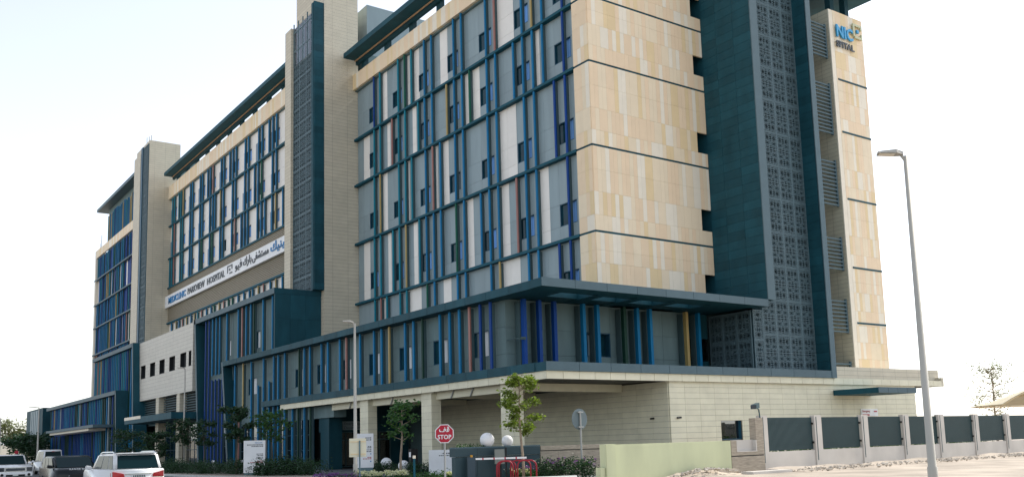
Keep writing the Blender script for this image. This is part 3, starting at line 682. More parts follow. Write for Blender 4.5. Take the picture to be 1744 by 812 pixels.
# low left wing
XL = 27.6
portal('low', XL, 127.6, 179.6, 9.75, 0)
leg(XL, 127.4, 126.2, 9.75, .42, 1.6)
clad(128, 179, 0.1, 3.0, 6.0, 9.25, [], [], x=28.55, base='n', maxw=3)
box('low_backing', 28.66, 30.0, 128, 179, 0, 9.25, 'interior', H)
for i in range(44):
    y = 128.6+i*1.1345; c = random.choices('bntydw', (6, 5, 1.5, .8, .8, .8))[0]
    if 140 < y < 175: fin(y, 'gray' if c == 'w' else c, 5.9, 9.2, x=27.95, w=.3, d=.35); fin(y+.2, random.choice('bnnd'), .1, 4.8, x=28.05, w=.3, d=.35)
    else: fin(y, 'gray' if c == 'w' else c, .1, 9.2, x=27.95, w=.3, d=.35)
solid('low_canopy', [(25.6, 28.4, 130.7, 166.5, 5.12, 5.5)], 'frame', H); solid('canopy_edge', [(25.9, 28.4, 135, 164.8, 4.8, 5.11)], 's2', H)
solid('end_box', [(27.6, 36, 183.5, 202, 3.9, 10.1)], 'dark', H); solid('end_box_base', [(28.9, 36, 184.5, 201, 0, 3.9)], 's2', H)
for i in range(5): box('end_strip', 27.48, 27.595, 187+i*2.0, 188.3+i*2.0, 4.1, 9.8, 'gray', H)
for q in (PAN, STP, DKP, FAS, TIL): q.build()
# ------------------------------------------------------------------ signs on the building
SG = thing('hospital_sign', 'long white fascia sign reading MEDICLINIC PARKVIEW HOSPITAL in two scripts', 'sign', (xu, 113, 22.4))
box('sign_board', xu-.3, xu+.05, 86, 138.6, 22.42, 24.12, 'signwhite', SG)
def lt(body, y0, y1, size, m, z=22.8, bold=.01): return text_obj('lettering', body, size, m, SG, (xu-.34, y0, z), (0, -1, 0), (0, 0, 1), .06, width=y0-y1, bold=bold)
ARS = lambda s: ''.join(chr(int(h, 16)) for h in s.split())
AR_VIEW = ARS('FEEE FEF4 FED3'); AR_PARK = ARS('FED9 FEAD FE8E FE91'); AR_HOSP = ARS('FEF0 FED4 FEB8 FE98 FEB4 FEE3'); AR_CLINIC = ARS('FEDA FEF4 FEE8 FEF4 FEE0 FEDC FEF3 FEAA FEF4 FEE3')
for body, y0, y1, sz, m, z, bd in (('MEDICLINIC', 136.5, 127.9, 1.2, 'bluetext', 22.85, .04), ('PARKVIEW', 127.1, 119.6, 1.2, 'darktext', 22.85, .015), ('HOSPITAL', 118.6, 111.6, 1.2, 'darktext', 22.85, .015),
        (AR_VIEW, 107.8, 105.4, 1.25, 'darktext', 23.05, .015), (AR_PARK, 105.0, 102.2, 1.25, 'darktext', 23.05, .015), (AR_HOSP, 101.9, 96.8, 1.25, 'darktext', 23.05, .015), (AR_CLINIC, 96.2, 86.8, 1.35, 'bluetext', 23.05, .035)): lt(body, y0, y1, sz, m, z, bd)
lg = MB()
for a, b, c, d in ((108.8, 110.6, 23.75, 23.92), (108.8, 109.8, 22.85, 23.02), (110.4, 110.6, 23.02, 23.75), (108.8, 109.0, 23.35, 23.75), (109.5, 109.95, 23.25, 23.52)): lg.box(xu-.36, xu-.31, a, b, c, d)
lg.build('emblem', 'darktext', SG)
SG2 = thing('wall_lettering', 'blue and grey raised letters with square emblem at top right of stone wall', 'sign', (64, 42.4, 33))
M['bluelit'] = mat('letter_blue', (.02, .32, .62), .4); M['emb'] = mat('emblem_gold', (.5, .52, .34), .4)
text_obj('lettering', 'NIC', 1.4, 'bluelit', SG2, (63.15, 42.34, 33.45), (1, 0, 0), (0, 0, 1), .12, width=2.25, bold=.04)
text_obj('lettering', 'SPITAL', .72, 'darktext', SG2, (63.12, 42.36, 32.6), (1, 0, 0), (0, 0, 1), .08, width=2.4, bold=.02)
lg = MB()
for a, b, c, d in ((65.5, 66.7, 34.9, 35.08), (65.5, 65.7, 34.0, 34.9), (65.7, 66.7, 33.85, 34.03), (66.52, 66.7, 34.03, 34.3), (66.52, 66.7, 34.65, 34.9)): lg.box(a, b, 42.3, 42.42, c, d)
e = lg.build('emblem', 'emb', SG2); box('emblem_dot', 65.98, 66.28, 42.3, 42.42, 34.35, 34.62, 'bluelit', e)
def scribble(b, org, ux, lines, n):
    """rows of tiny word-like marks for print too small to read; org = right edge top, ux = leftward unit"""
    for z, w, h in lines:
        u = 0
        while u < w:
            k = random.uniform(.05, .14); p = Vector(org)+ux*u; q = p+ux*min(k, w-u)
            b.add([(p.x, p.y, z), (q.x, q.y, z), (q.x, q.y, z+h), (p.x, p.y, z+h)], [(0, 1, 2, 3)]); u += k+.03
def totem(label, a, b, z0, z1, rows, base=True, hd=None):
    """white sign slab standing between ground points a and b (left, right as seen)"""
    a = Vector((*a, 0)); b = Vector((*b, 0)); u = (b-a).normalized(); n = Vector((u.y, -u.x, 0)); c = (a+b)/2; w = (b-a).length
    rz = math.atan2(u.y, u.x); t = thing('sign_panel', label, 'sign', (c.x, c.y, 0), rz)
    MB().box(-w/2, w/2, -.09, .09, z0, z1).build('panel', 'signwhite', t, mtx=W[t.name], bevel=.01)
    if base: MB().box(-w/2+.04, w/2-.04, -.07, .07, 0, z0-.003).build('base', 'dgray', t, mtx=W[t.name])
    for m, ls in rows.items():
        k = MB(); scribble(k, (w/2-.14, -.095, 0), Vector((-1, 0, 0)), ls, n); k.build('print', m, t, mtx=W[t.name])
    if hd: text_obj('lettering', hd, .12, 'bluetext', t, W[t.name] @ Vector((w/2-.7, -.1, z1-.2)), u, (0, 0, 1), .004, xs=.8)
    return t
totem('tall white directory sign with red and dark lines beside the dark hedge', (21.93, 62.7), (23.13, 61.85), .15, 2.32, {'darktext': [(2.0, 1.1, .06), (1.9, .8, .06), (1.38, .45, .05), (1.28, .42, .05), (1.16, .45, .05), (1.06, .5, .05)], 'redtext': [(.92, .4, .05), (.82, .9, .05)]}, hd='MEDICLINIC')
totem('narrow white directory sign beside the tall thin lamp post', (25.38, 52.67), (26.36, 52.05), .42, 2.5, {'darktext': [(2.2, .4, .06), (2.08, .4, .06), (1.68, .24, .05), (1.6, .24, .05), (1.48, .28, .05), (1.38, .3, .05)], 'redtext': [(1.02, .24, .05), (.93, .5, .05)], 'bluetext': [(1.22, .06, .07), (.76, .07, .08)]})
totem('white square sign standing behind the stop sign', (25.6, 44.0), (26.75, 43.12), .1, 1.42, {'darktext': [(1.2, .58, .06), (1.09, .75, .05)], 'bluetext': [(.9, .07, .07)]})
es = thing('door_sign', 'pale grey sign board above the shaded entrance doors', 'sign', (33, 68.8, 3))
box('panel', 32.1, 34.9, 68.84, 68.94, 3.05, 3.75, 'gray', es)
text_obj('lettering', 'Emergency', .32, 'darktext', es, (32.25, 68.83, 3.45), (1, 0, 0), (0, 0, 1), .01); text_obj('lettering', 'Department', .32, 'darktext', es, (32.25, 68.83, 3.13), (1, 0, 0), (0, 0, 1), .01)
ws = thing('wall_sign', 'small white sign with red print under the right side canopy', 'sign', (57.4, 38.2, 2.9))
box('panel', 56.5, 58.4, 38.2, 38.28, 2.8, 3.3, 'signwhite', ws); text_obj('lettering', 'Emergency', .2, 'redtext', ws, (56.6, 38.19, 3.08), (1, 0, 0), (0, 0, 1), .01); k = MB()
k.box(57.95, 58.3, 38.185, 38.199, 3.08, 3.17).box(56.6, 57.4, 38.185, 38.199, 2.84, 2.94); k.build('print', 'redtext', ws)

# ------------------------------------------------------------------ stop sign and other road signs
st = thing('stop_sign', 'red octagonal stop sign with Arabic and STOP on grey pole', 'sign', (19.34, 31.99, 0), R(-31))
mm = W[st.name]
MB().tube([(0, .04, 0), (0, .04, 2.44)], .038, 12).build('pole', 'steel', st, smooth=False, mtx=mm)
oc = lambda r: [(r*math.cos(R(22.5+45*i)), 0, 2.14+r*math.sin(R(22.5+45*i))) for i in range(8)]
M['stopred'] = mat('stop_red', (.42, .008, .03), .4)
pl = MB().prism(oc(.40), (0, -.02, 0), (0, -.001, 0)).build('rim', 'signwhite', st, mtx=mm)
MB().prism(oc(.365), (0, -.024, 0), (0, -.021, 0)).build('face', 'stopred', st, mtx=mm)
text_obj('lettering', 'STOP', .24, 'signwhite', st, mm @ Vector((0, -.03, 1.93)), mm.to_3x3() @ Vector((1, 0, 0)), (0, 0, 1), .006, align='CENTER', bold=.006, xs=.95)
text_obj('lettering', ARS('FED2 FED7'), .27, 'signwhite', st, mm @ Vector((0, -.03, 2.22)), mm.to_3x3() @ Vector((1, 0, 0)), (0, 0, 1), .006, align='CENTER', bold=.008)
rs = thing('round_sign', 'round grey road sign seen from behind on its pole', 'sign', (28.3, 34.3, 0), R(4)); mm = W[rs.name]
MB().tube([(0, 0, 0), (0, 0, 3.1)], .045, 12).build('pole', 'steel', rs, mtx=mm)
d = MB(); d.prism([(.5*math.cos(2*math.pi*i/32), 0, 2.72+.5*math.sin(2*math.pi*i/32)) for i in range(32)], (0, .05, 0), (0, .07, 0)); d.build('disc', mat('sign_back', (.11, .15, .165), .5), rs, mtx=mm)
for z in (2.35, 3.05): MB().box(-.16, .16, -.06, .049, z-.03, z+.03).build('clamp', 'steel', rs, mtx=mm)
bs = thing('square_sign', 'blank white square sign seen from behind beside the lamp post', 'sign', (19.1, 39.35, 0), R(-26)); mm = W[bs.name]
MB().tube([(.1, -.03, 0), (.1, -.03, 2.0)], .035, 12).build('pole', mat('blue_grey_pole', (.10, .17, .2), .5), bs, mtx=mm)
MB().box(-.38, .4, .02, .045, 1.25, 2.1).build('panel', 'cream', bs, mtx=mm, bevel=.01)
for z in (1.38, 1.95): MB().box(-.33, .37, -.005, .019, z-.02, z+.02).build('rail', 's3', bs, mtx=mm)
r2 = thing('far_round_sign', 'small red round road sign far down the street', 'sign', (17.56, 136.1, 0), R(-8)); mm = W[r2.name]
MB().tube([(0, 0, 0), (0, 0, 2.3)], .05, 8).build('pole', 'steel', r2, mtx=mm)
MB().prism([(.24*math.cos(i*.5236), 0, 2.2+.24*math.sin(i*.5236)) for i in range(12)], (0, -.06, 0), (0, -.04, 0)).build('disc', 'stopred', r2, mtx=mm)

# ------------------------------------------------------------------ street lamps
def lamp(label, x, y, h, heads, r=.09):
    t = thing('street_lamp', label, 'street lamp', (x, y, 0), 0, 'street lamps'); mm = W[t.name]
    MB().tube([(0, 0, 0), (0, 0, .9), (0, 0, .92), (0, 0, h)], [r*1.25, r*1.2, r, r*.55], 14).build('pole', 'pole', t, smooth=True, mtx=mm)
    MB().box(-.2, .2, -.2, .2, 0, .03).build('base_plate', 'steel', t, mtx=mm)
    for a, ln in heads:
        ux, uy = math.sin(a), math.cos(a); px, py = -uy, ux
        b = MB(); Pt = lambda s, w, z: (ux*s+px*w, uy*s+py*w, h+z)
        b.hexa([Pt(.05, -.07, .02), Pt(.05, -.05, .1), Pt(.05, .07, .02), Pt(.05, .05, .1), Pt(ln*.35, -.17, .05), Pt(ln*.35, -.13, .15), Pt(ln*.35, .17, .05), Pt(ln*.35, .13, .15)])
        b.hexa([Pt(ln*.35+.002, -.17, .05), Pt(ln*.35+.002, -.13, .15), Pt(ln*.35+.002, .17, .05), Pt(ln*.35+.002, .13, .15), Pt(ln, -.15, .09), Pt(ln, -.11, .14), Pt(ln, .15, .09), Pt(ln, .11, .14)])
        o = b.build('lamp_head', 'pole', t, mtx=mm)
        MB().hexa([Pt(ln*.4, -.12, .035), Pt(ln*.4, -.12, .045), Pt(ln*.4, .12, .035), Pt(ln*.4, .12, .045), Pt(ln*.95, -.11, .075), Pt(ln*.95, -.11, .085), Pt(ln*.95, .11, .075), Pt(ln*.95, .11, .085)]).build('lens', 's2', o, mtx=mm)
        MB().tube([(0, 0, h-.12), (ux*.1, uy*.1, h+.04)], .04, 8).build('arm', 'pole', t, mtx=mm)
lamp('tall street lamp in the foreground right of the hospital', 20.13, 11.9, 8.22, [(YAW-R(80), .62)], .092)
lamp('thin street lamp in front of the drop-off columns', 19.5, 40.4, 7.6, [(YAW-R(90), .55)], .09)
lamp('street lamp in front of the pale block with square windows', 24.3, 85.2, 9.1, [(YAW-R(90), .7)], .09)
lamp('street lamp beside the end of the low left wing', 19.4, 131.9, 7.7, [(YAW-R(95), 1.3)], .12)
lamp('farthest street lamp at the left edge of the view', 18.95, 165.4, 7.6, [(YAW-R(90), 1.1)], .12)

# ------------------------------------------------------------------ walls, fence, gate
def wallbox(name, label, x0, x1, y0, y1, z0, z1, m, cat='wall'):
    return tag(solid(name, [(x0, x1, y0, y1, z0, z1)], m, bevel=.012), label, cat)
dw = thing('planter_wall', 'low dark panelled planter wall with pale coping behind the barrier', 'wall', (24.7, 36.1, 0))
for i in range(4): box('wall_panel', 22.3+i*1.2+.006, 23.5+i*1.2-.006, 36, 36.3, 0, 1.12, 'slate', dw)
for i in range(4): box('coping', 22.26+i*1.21, 23.46+i*1.21, 35.95, 36.4, 1.13, 1.5, 'slate', dw)
box('top_slab', 22.26, 27.1, 35.95, 36.4, 1.503, 1.56, 'frame', dw)
tw = thing('travertine_wall', 'low beige travertine wall behind the round sign', 'wall', (29.3, 36.1, 0))
for i in range(4): box('stone_slab', 27.14+i*1.1+.004, 28.24+i*1.1-.004, 36, 36.3, 0, 1.25, 'travertine', tw)
box('joint', 27.14, 31.5, 36.04, 36.28, 1.25, 1.3, 'joint', tw); box('coping', 27.14, 31.5, 35.97, 36.33, 1.3, 1.5, 'travertine', tw)
gw = thing('green_wall', 'plain pale green rendered wall in front of the drop-off', 'wall', (30.2, 30.3, 0))
solid('panel', [(26.38, 34.1, 30.2, 30.45, -.02, 1.5)], 'greenwall', gw, bevel=.015); solid('end_pier', [(26.2, 26.75, 30.12, 30.55, -.02, 1.53)], 'greenwall', gw, bevel=.015); solid('stub', [(25.9, 26.19, 30.2, 30.5, 0, .55)], 'greenwall', gw, bevel=.015)
pi = thing('meter_pillar', 'beige travertine pillar with a grey square niche at the start of the fence', 'pillar', (35.3, 30.4, 0))
solid('base', [(34.12, 36.5, 30.2, 30.6, 0, .74)], 'travertine', pi); solid('joint', [(34.15, 36.47, 30.23, 30.57, .741, .79)], 'black', pi)
solid('surround', [(34.12, 36.5, 30.2, 30.6, .791, .95), (34.12, 34.5, 30.2, 30.6, .951, 1.5), (35.95, 36.5, 30.2, 30.6, .951, 2.56)], 'travertine', pi)
solid('niche', [(34.5, 35.95, 30.42, 30.58, .951, 1.52), (34.5, 34.56, 30.19, 30.42, .951, 1.5), (35.89, 35.95, 30.19, 30.42, .951, 1.5), (34.5, 35.95, 30.18, 30.42, .951, .99)], 'concrete', pi)
fl = thing('floodlight', 'small dark floodlight on a bent bracket above the fence pillar', 'floodlight', (36.4, 30.4, 2.56))
MB().tube([(36.55, 30.4, 2.56), (36.5, 30.4, 2.95), (36.3, 30.38, 3.15)], .035, 8).build('bracket', 'rail', fl)
MB().hexa([(35.98, 30.1, 3.0), (35.98, 30.1, 3.2), (35.98, 30.45, 3.0), (35.98, 30.45, 3.2), (36.34, 30.2, 3.05), (36.34, 30.2, 3.3), (36.34, 30.45, 3.05), (36.34, 30.45, 3.3)]).build('lamp_body', 'rail', fl)
MB().box(35.94, 35.975, 30.12, 30.43, 3.02, 3.18).build('lens', 'darktext', fl)
fe = thing('boundary_fence', 'pale concrete boundary fence with dark vertical bar panels', 'fence', (55, 31.5, 0), math.atan(.0604))
PX = [0, 4.6, 9.17, 13.65, 17.9, 22.5, 27.05, 31.5, 36, 40.5]
fm = Matrix.Translation((36.75, 30.62, 0)) @ Matrix.Rotation(math.atan(.0604), 4, 'Z')
M['bars'] = mat('fence_bars', (.018, .05, .058), .5)
for i, x in enumerate(PX):
    w = .62 if i else .5
    o = MB().box(x-.05, x+w, -.12, .16, 0, 2.68).build('post', 'concrete', fe, mtx=fm, bevel=.012)
    MB().box(x+.09, x+.14, -.135, -.121, .35, 2.6).build('groove', 'rail', o, mtx=fm)
    if i < len(PX)-1:
        a, b_ = x+w+.01, PX[i+1]-.06
        MB().box(a, b_, -.06, .12, 0, .88).build('plinth', 'concrete', fe, mtx=fm)
        k = MB(); u = a+.06
        while u < b_-.03: k.box(u, u+.045, .02, .06, .93, 2.58); u += .095
        o = k.build('bar_panel', 'bars', fe, mtx=fm)
        for z in (1.2, 2.25): MB().box(a, b_, .065, .1, z, z+.05).build('rail', 'bars', o, mtx=fm)
        for z in (1.22, 2.2): MB().box(b_-.1, b_+.03, -.05, .015, z, z+.1).build('bracket', 'black', o, mtx=fm)
# barrier, cabinets, hoops
ba = thing('barrier_gate', 'dark barrier cabinet with red and white boom in front of planter wall', 'barrier', (22.99, 35.7, 0), R(-36)); mm = W[ba.name]
MB().box(-.19, .19, -.16, .16, 0, 1.1).build('cabinet', mat('barrier_blue', (.03, .055, .075), .45), ba, mtx=mm, bevel=.02)
MB().tube([(0, 0, 1.1), (0, 0, 1.2)], .06, 10).build('beacon', mat('amber', (.6, .3, .03), .3), ba, mtx=mm)
bo = MB().box(.2, 2.5, -.2, -.165, .98, 1.06).build('boom', 'signwhite', ba, mtx=mm)
for i in range(4): MB().box(.5+i*.5, .56+i*.5, -.205, -.16, .975, 1.065).build('stripe', 'stopred', bo, mtx=mm)
cb = thing('control_cabinet', 'grey metal control cabinet on a dark post beside the boom', 'cabinet', (24.5, 35.6, 0), R(-30)); mm = W[cb.name]
MB().box(-.26, .2, -.12, .12, .75, 1.42).build('cabinet', mat('cabinet_grey', (.2, .22, .2), .5), cb, mtx=mm, bevel=.015); MB().box(-.08, .05, -.06, .06, 0, .75).build('post', 'black', cb, mtx=mm); MB().box(.24, .31, -.04, .04, 0, 1.5).build('rail', 'black', cb, mtx=mm)
M['hoopred'] = mat('red_tube', (.24, .008, .022), .4)
for i, (x, y, w, lb) in enumerate(((23.85, 34.3, .72, 'red tubular hoop left of the young tree'), (24.15, 34.55, .75, 'red tubular hoop behind the left one by the young tree'), (24.85, 34.0, .85, 'red tubular hoop behind the trunk of the young tree'), (24.75, 34.35, .9, 'red tubular hoop farthest right beside the young tree'))):
    u = Vector((math.cos(R(-35)), math.sin(R(-35)), 0)); p = Vector((x, y, 0)); pts = [p-u*w/2]+[p-u*w/2+Vector((0, 0, .64))]
    for q in range(1, 6): a = math.pi/2*q/5; pts.append(p-u*(w/2-.26+.26*math.cos(a))+Vector((0, 0, .64+.26*math.sin(a))))
    pts += [p+u*((Vector(t)-p).dot(u)*-1)+Vector((0, 0, t.z)) for t in reversed(pts)]
    tag(MB().tube(pts, .036, 8).build('bike_hoop', 'hoopred', smooth=True), lb, 'bike rack', 'red hoops by the young tree')
kk = thing('payment_kiosk', 'black upright kiosk between the columns of the drop-off', 'kiosk', (27.8, 49.7, 0))
solid('housing', [(27.6, 28.05, 49.5, 49.9, 0, 1.5)], 'black', kk, bevel=.03); box('screen', 27.59, 27.598, 49.58, 49.82, 1.0, 1.3, 'signwhite', kk)
bp = thing('marker_post', 'slim teal marker post with a small pale cap beside the thin tree', 'post', (21.4, 38.15, 0))
MB().tube([(21.4, 38.15, 0), (21.4, 38.15, 1.1)], .05, 10).build('post', 'band', bp); MB().tube([(21.4, 38.15, 1.1), (21.4, 38.15, 1.24)], .065, 10).build('cap', 's2', bp)
M['globe'] = mat('white_globe', (.72, .73, .75), .35, var=.04)
def globe(label, c, r, base):
    t = thing('globe_light', label, 'globe light', (c[0], c[1], base), 0, 'white globe lights')
    MB().ball(c, r, 28, 16).build('globe', 'globe', t, smooth=True)
    MB().tube([(c[0], c[1], base), (c[0], c[1], c[2]-r*.85)], r*.45, 14).build('foot', 'steel', t)
globe('larger white globe on the dark planter wall', (24.2, 36.2, 1.86), .34, 1.56); globe('smaller white globe on the dark planter wall', (25.35, 36.2, 1.79), .27, 1.56)
globe('white globe on the ground left of the kiosk', (27.45, 52.48, .62), .36, 0); globe('white globe on the ground right of the thin tree', (27.1, 49.6, .5), .33, 0)
for i, (x, y, lb) in enumerate(((24.6, 77.5, 'small white spotlight on the ground left of the dark slanted leg'), (24.9, 71.5, 'small white spotlight on the ground right of the dark slanted leg'))):
    t = thing('ground_spotlight', lb, 'spotlight', (x, y, 0), 0, 'spotlights in the planting bed')
    MB().tube([(x, y, 0), (x, y, .5)], .03, 8).build('stake', 'steel', t); MB().tube([(x, y, .5), (x-.15, y-.2, .85)], .12, 12).build('head', 'signwhite', t)

# shade sail and car park behind the fence
sh = thing('shade_canopy', 'curved cream fabric car park shade behind the fence', 'shade canopy', (78, 40, 0))
b = MB(); rib = []; NU, NV = 14, 8
def shp(u, v):
    t = u*2.6; x = 75.7+3.3*t+3.6*v; y = 38.3-2.8*t+4.6*v; zt = 3.6+2.9*(1-math.exp(-.95*t))
    return (x, y, 3.6+(zt-3.6)*math.cos(v*math.pi/2)**.8)
b.add([shp(i/NU, j/NV) for i in range(NU+1) for j in range(NV+1)], [(i*(NV+1)+j, (i+1)*(NV+1)+j, (i+1)*(NV+1)+j+1, i*(NV+1)+j+1) for i in range(NU) for j in range(NV)])
b.add([(p[0], p[1], p[2]+.03) for p in b.v], [tuple(reversed(q)) for q in b.f])
b.build('fabric', mat('shade_fabric', (.55, .50, .38), .8), sh, smooth=True)
for v in (0, .35, .7, 1.0): MB().tube([Vector(shp(i/NU, v))-Vector((0, 0, .06)) for i in range(NU+1)], .05, 6).build('rib', 's3', sh)
for v in (.15, .85): MB().tube([(84+v*2, 36.5+v*2, 0), (84+v*2, 36.5+v*2, 4.6)], .12, 10).build('post', 'pole', sh)
# ------------------------------------------------------------------ vegetation
def leaves(name, pts, size, m, parent=None, flat=.4, kind=None):
    n = len(pts); pts = np.asarray(pts, float)
    d = rng.normal(size=(n, 3)); d[:, 2] *= flat; d /= np.linalg.norm(d, axis=1)[:, None]
    s = rng.normal(size=(n, 3)); s -= (s*d).sum(1)[:, None]*d; s /= np.linalg.norm(s, axis=1)[:, None]
    nn = np.cross(d, s); L = size*rng.uniform(.6, 1.3, n)[:, None]; w = L*.27
    a = pts-d*L/2; b = pts+s*w+nn*L*.06; c = pts+d*L/2; e = pts-s*w+nn*L*.06
    v = np.stack([a, b, c, e], 1).reshape(-1, 3)
    me = bpy.data.meshes.new(name); me.vertices.add(4*n); me.vertices.foreach_set('co', v.ravel())
    me.loops.add(4*n); me.loops.foreach_set('vertex_index', np.arange(4*n)); me.polygons.add(n)
    me.polygons.foreach_set('loop_start', np.arange(n)*4); me.polygons.foreach_set('loop_total', np.full(n, 4)); me.update(); me.validate()
    me.materials.append(m); o = bpy.data.objects.new(name, me); put(o, parent, Matrix())
    if kind: o['kind'] = kind
    return o
LG = leaf_mat('leaf_fresh', (.12, .165, .03), .4, .5); LD = leaf_mat('leaf_dark', (.022, .055, .028), .25); LM = leaf_mat('leaf_mid', (.04, .10, .03), .3); LO = leaf_mat('leaf_olive', (.10, .11, .06), .3)
M['bark'] = mat('bark', (.27, .215, .16), .85, var=.25, scale=8, bump=.3); M['dbark'] = mat('dark_bark', (.08, .07, .05), .85, var=.25, scale=8)
def tree(label, x, y, h, cr, z0, mleaf, n=1400, size=.16, bark='bark', r=.06, nb=16, group='trees around the hospital', lean=.1, clump=.24):
    t = thing('young_tree', label, 'tree', (x, y, 0), 0, group)
    ax, ay = random.uniform(-lean, lean), random.uniform(-lean, lean)
    tp = [Vector((x+ax*s*s+.04*math.sin(7*s+x), y+ay*s*s+.04*math.cos(6*s+y), h*.93*s)) for s in (0, .15, .3, .45, .6, .75, .9, 1)]
    MB().tube(tp, [r*(1-.8*i/7)+.006 for i in range(8)], 9).build('trunk', bark, t, smooth=True)
    k = MB(); P = []
    for i in range(nb):
        s = (z0+(h*.97-z0)*(i+random.random())/nb)/h
        j = min(6, int(s/.93*7)); q = tp[j].lerp(tp[j+1], min(1, max(0, s/.93*7-j))) if j < 7 else tp[7]
        env = math.sin(math.pi*min(1, max(.12, (s*h-z0)/(h-z0)*.82+.12)))**.7
        a = i*2.4+random.uniform(-.5, .5); ln = cr*env*random.uniform(.65, 1.12)
        e = q+Vector((math.cos(a)*ln, math.sin(a)*ln, ln*random.uniform(.1, .75)))
        mid = q.lerp(e, .5)+Vector((0, 0, -.05*ln))
        k.tube([q, mid, e], [r*.32, r*.2, .006], 5, cap=False)
        m = max(4, int(n/nb))
        for c in range(4):
            cc = q.lerp(e, random.uniform(.45, 1.08)); P.append(rng.normal(size=(m//4, 3))*np.array([clump, clump, clump*.7])*cr*.8+np.array(cc))
    k.build('branch', bark, t)
    leaves('crown', np.concatenate(P), size, mleaf, t)
    return t
tree('young tree with bright yellow-green leaves in front of the drop-off', 25.44, 35.14, 4.85, .95, 1.95, LG, 3000, .165, r=.07, nb=22, clump=.17)
tree('thin dark leafy tree between the lamp post and the stop sign', 22.8, 41.98, 3.95, .75, 1.7, LM, 700, .2, nb=14, r=.07)
for lb, x, y, h, cr, z0, m, n in (('broad dark tree beside the tall directory sign', 22.5, 65.8, 4.7, 1.1, 2.0, LD, 1500), ('greener tree just right of the tall directory sign', 24.5, 64.3, 4.3, 1.25, 2.0, LM, 700),
        ('slim dark tree left of the dark slanted leg', 24.3, 79.3, 4.2, 1.1, 1.8, LD, 750), ('dark tree right beside the lamp by the pale block', 24.0, 84.5, 4.3, 1.2, 2.0, LD, 900),
        ('dark rounded tree in front of the pale columns', 22.9, 89.0, 3.3, 1.35, 1.0, LD, 1400), ('dark tree just left of the entrance canopy', 24.2, 106, 3.9, 1.9, 1.2, LD, 1300),
        ('dark shrubby tree by the far end of the low wing', 27, 205, 5.0, 3.0, 1.2, LD, 1500), ('dark bushy tree behind the white van', 23.6, 170, 4.2, 3.2, .5, LD, 2200), ('second bushy dark tree behind the van', 26.5, 178, 3.8, 2.6, .5, LD, 1600)):
    tree(lb, x, y, h, cr, z0, m, n, .27 if y < 120 else .5, 'dbark', nb=13, clump=.2)
for lb, x, y, h, cr in (('grey-green tree beyond the far wall, leftmost', 34.5, 296, 10.5, 4.5), ('grey-green tree beyond the far wall, nearest the hospital', 42, 293, 9.5, 4.2), ('small grey-green tree beyond the far wall between the others', 38, 300, 8.0, 2.6)):
    tree(lb, x, y, h, cr, 2.5, LO, 1800, .7, 'dbark', r=.25, nb=20, clump=.3)
bt = tree('sparse wispy tree behind the shade canopy', 95.3, 49, 8.3, 2.9, 2.6, LO, 1700, .2, 'bark', r=.12, nb=70, clump=.15)
def blob(name, label, items, n, size, m, cat='shrub', parent=None, kind=None):
    P = []
    tot = sum(a[3]*a[4] for a in items)
    for x, y, z, rx, rz in items:
        k = int(n*rx*rz/tot)+1; q = rng.normal(size=(k, 3)); q /= np.linalg.norm(q, axis=1)[:, None]; q *= rng.uniform(.45, 1.05, k)[:, None]
        q *= 1+.18*np.sin(q[:, :1]*7+x*3)+.12*np.cos(q[:, 1:2]*9+y*5)
        P.append(q*np.array([rx, rx, rz])+np.array([x, y, z]))
    P = np.concatenate(P); P = P[P[:, 2] > .02]
    o = leaves(name, P, size, m, parent, kind=kind)
    if label: tag(o, label, cat)
    return o
random.seed(5)
hed = []
for i in range(46):
    s = i/45; x = 21.6+2.3*s+random.uniform(-.5, .5); y = 80-24*s
    hed.append((x, y, .35, random.uniform(.6, 1.0), random.uniform(.5, .9)))
for i in range(16): hed.append((20.6+random.uniform(-.4, 2.5), 100-i*1.5, .3, random.uniform(.7, 1.1), random.uniform(.45, .7)))
blob('dark_hedge', 'dark green ground cover in front of the hospital', hed, 26000, .13, LD, 'ground cover', kind='stuff')
blob('round_shrub', 'dark rounded shrub in front of the tall directory sign', [(23.2, 59.8, .4, 1.25, .85), (24.4, 58.9, .35, 1.1, .75), (22.3, 60.4, .3, .6, .7)], 5000, .14, LD)
hb = [(40+i*1.1, 32.4+.06*i, .9, .8, random.uniform(.8, 1.15)) for i in range(22)]
blob('fence_hedge', 'green hedge showing behind the fence bars', hb, 16000, .13, LM, 'hedge', kind='stuff')
fb = []; wf = []; pf = []
for i in range(70):
    s = i/69; x = 18.4+8.9*s; y = 41.3-6.2*s+random.uniform(-.5, .5); fb.append((x, y, .15, .42, random.uniform(.22, .4)))
blob('flower_bed', 'low green flower bed plants along the kerb', fb, 16000, .09, LM, 'ground cover', kind='stuff')
M['wpetal'] = leaf_mat('white_petal', (.6, .58, .48), .3, .15); M['ppetal'] = leaf_mat('purple_petal', (.17, .06, .28), .3, .3)
def petals(name, label, rng_s, n, m, hz, cat='flowers'):
    P = []
    for _ in range(n):
        s = random.uniform(*rng_s); x = 18.4+8.9*s; y = 41.3-6.2*s-.25+random.uniform(-.45, .3); z = hz+random.uniform(-.08, .1)
        for _ in range(9): P.append((x+random.gauss(0, .045), y+random.gauss(0, .045), z+random.gauss(0, .03)))
    tag(leaves(name, P, .085, m), label, cat, kind='stuff')
petals('white_flowers', 'white flowers along the kerb left of the stop sign', (.12, .34), 140, M['wpetal'], .46)
petals('white_flowers', 'white flowers along the kerb right of the stop sign', (.5, .86), 200, M['wpetal'], .38)
petals('purple_flowers', 'purple flowers along the kerb at the foot of the lamp post', (-.06, .12), 60, M['ppetal'], .42)
petals('purple_flowers', 'purple flowers beside the red hoops', (.82, 1.0), 25, M['ppetal'], .5)
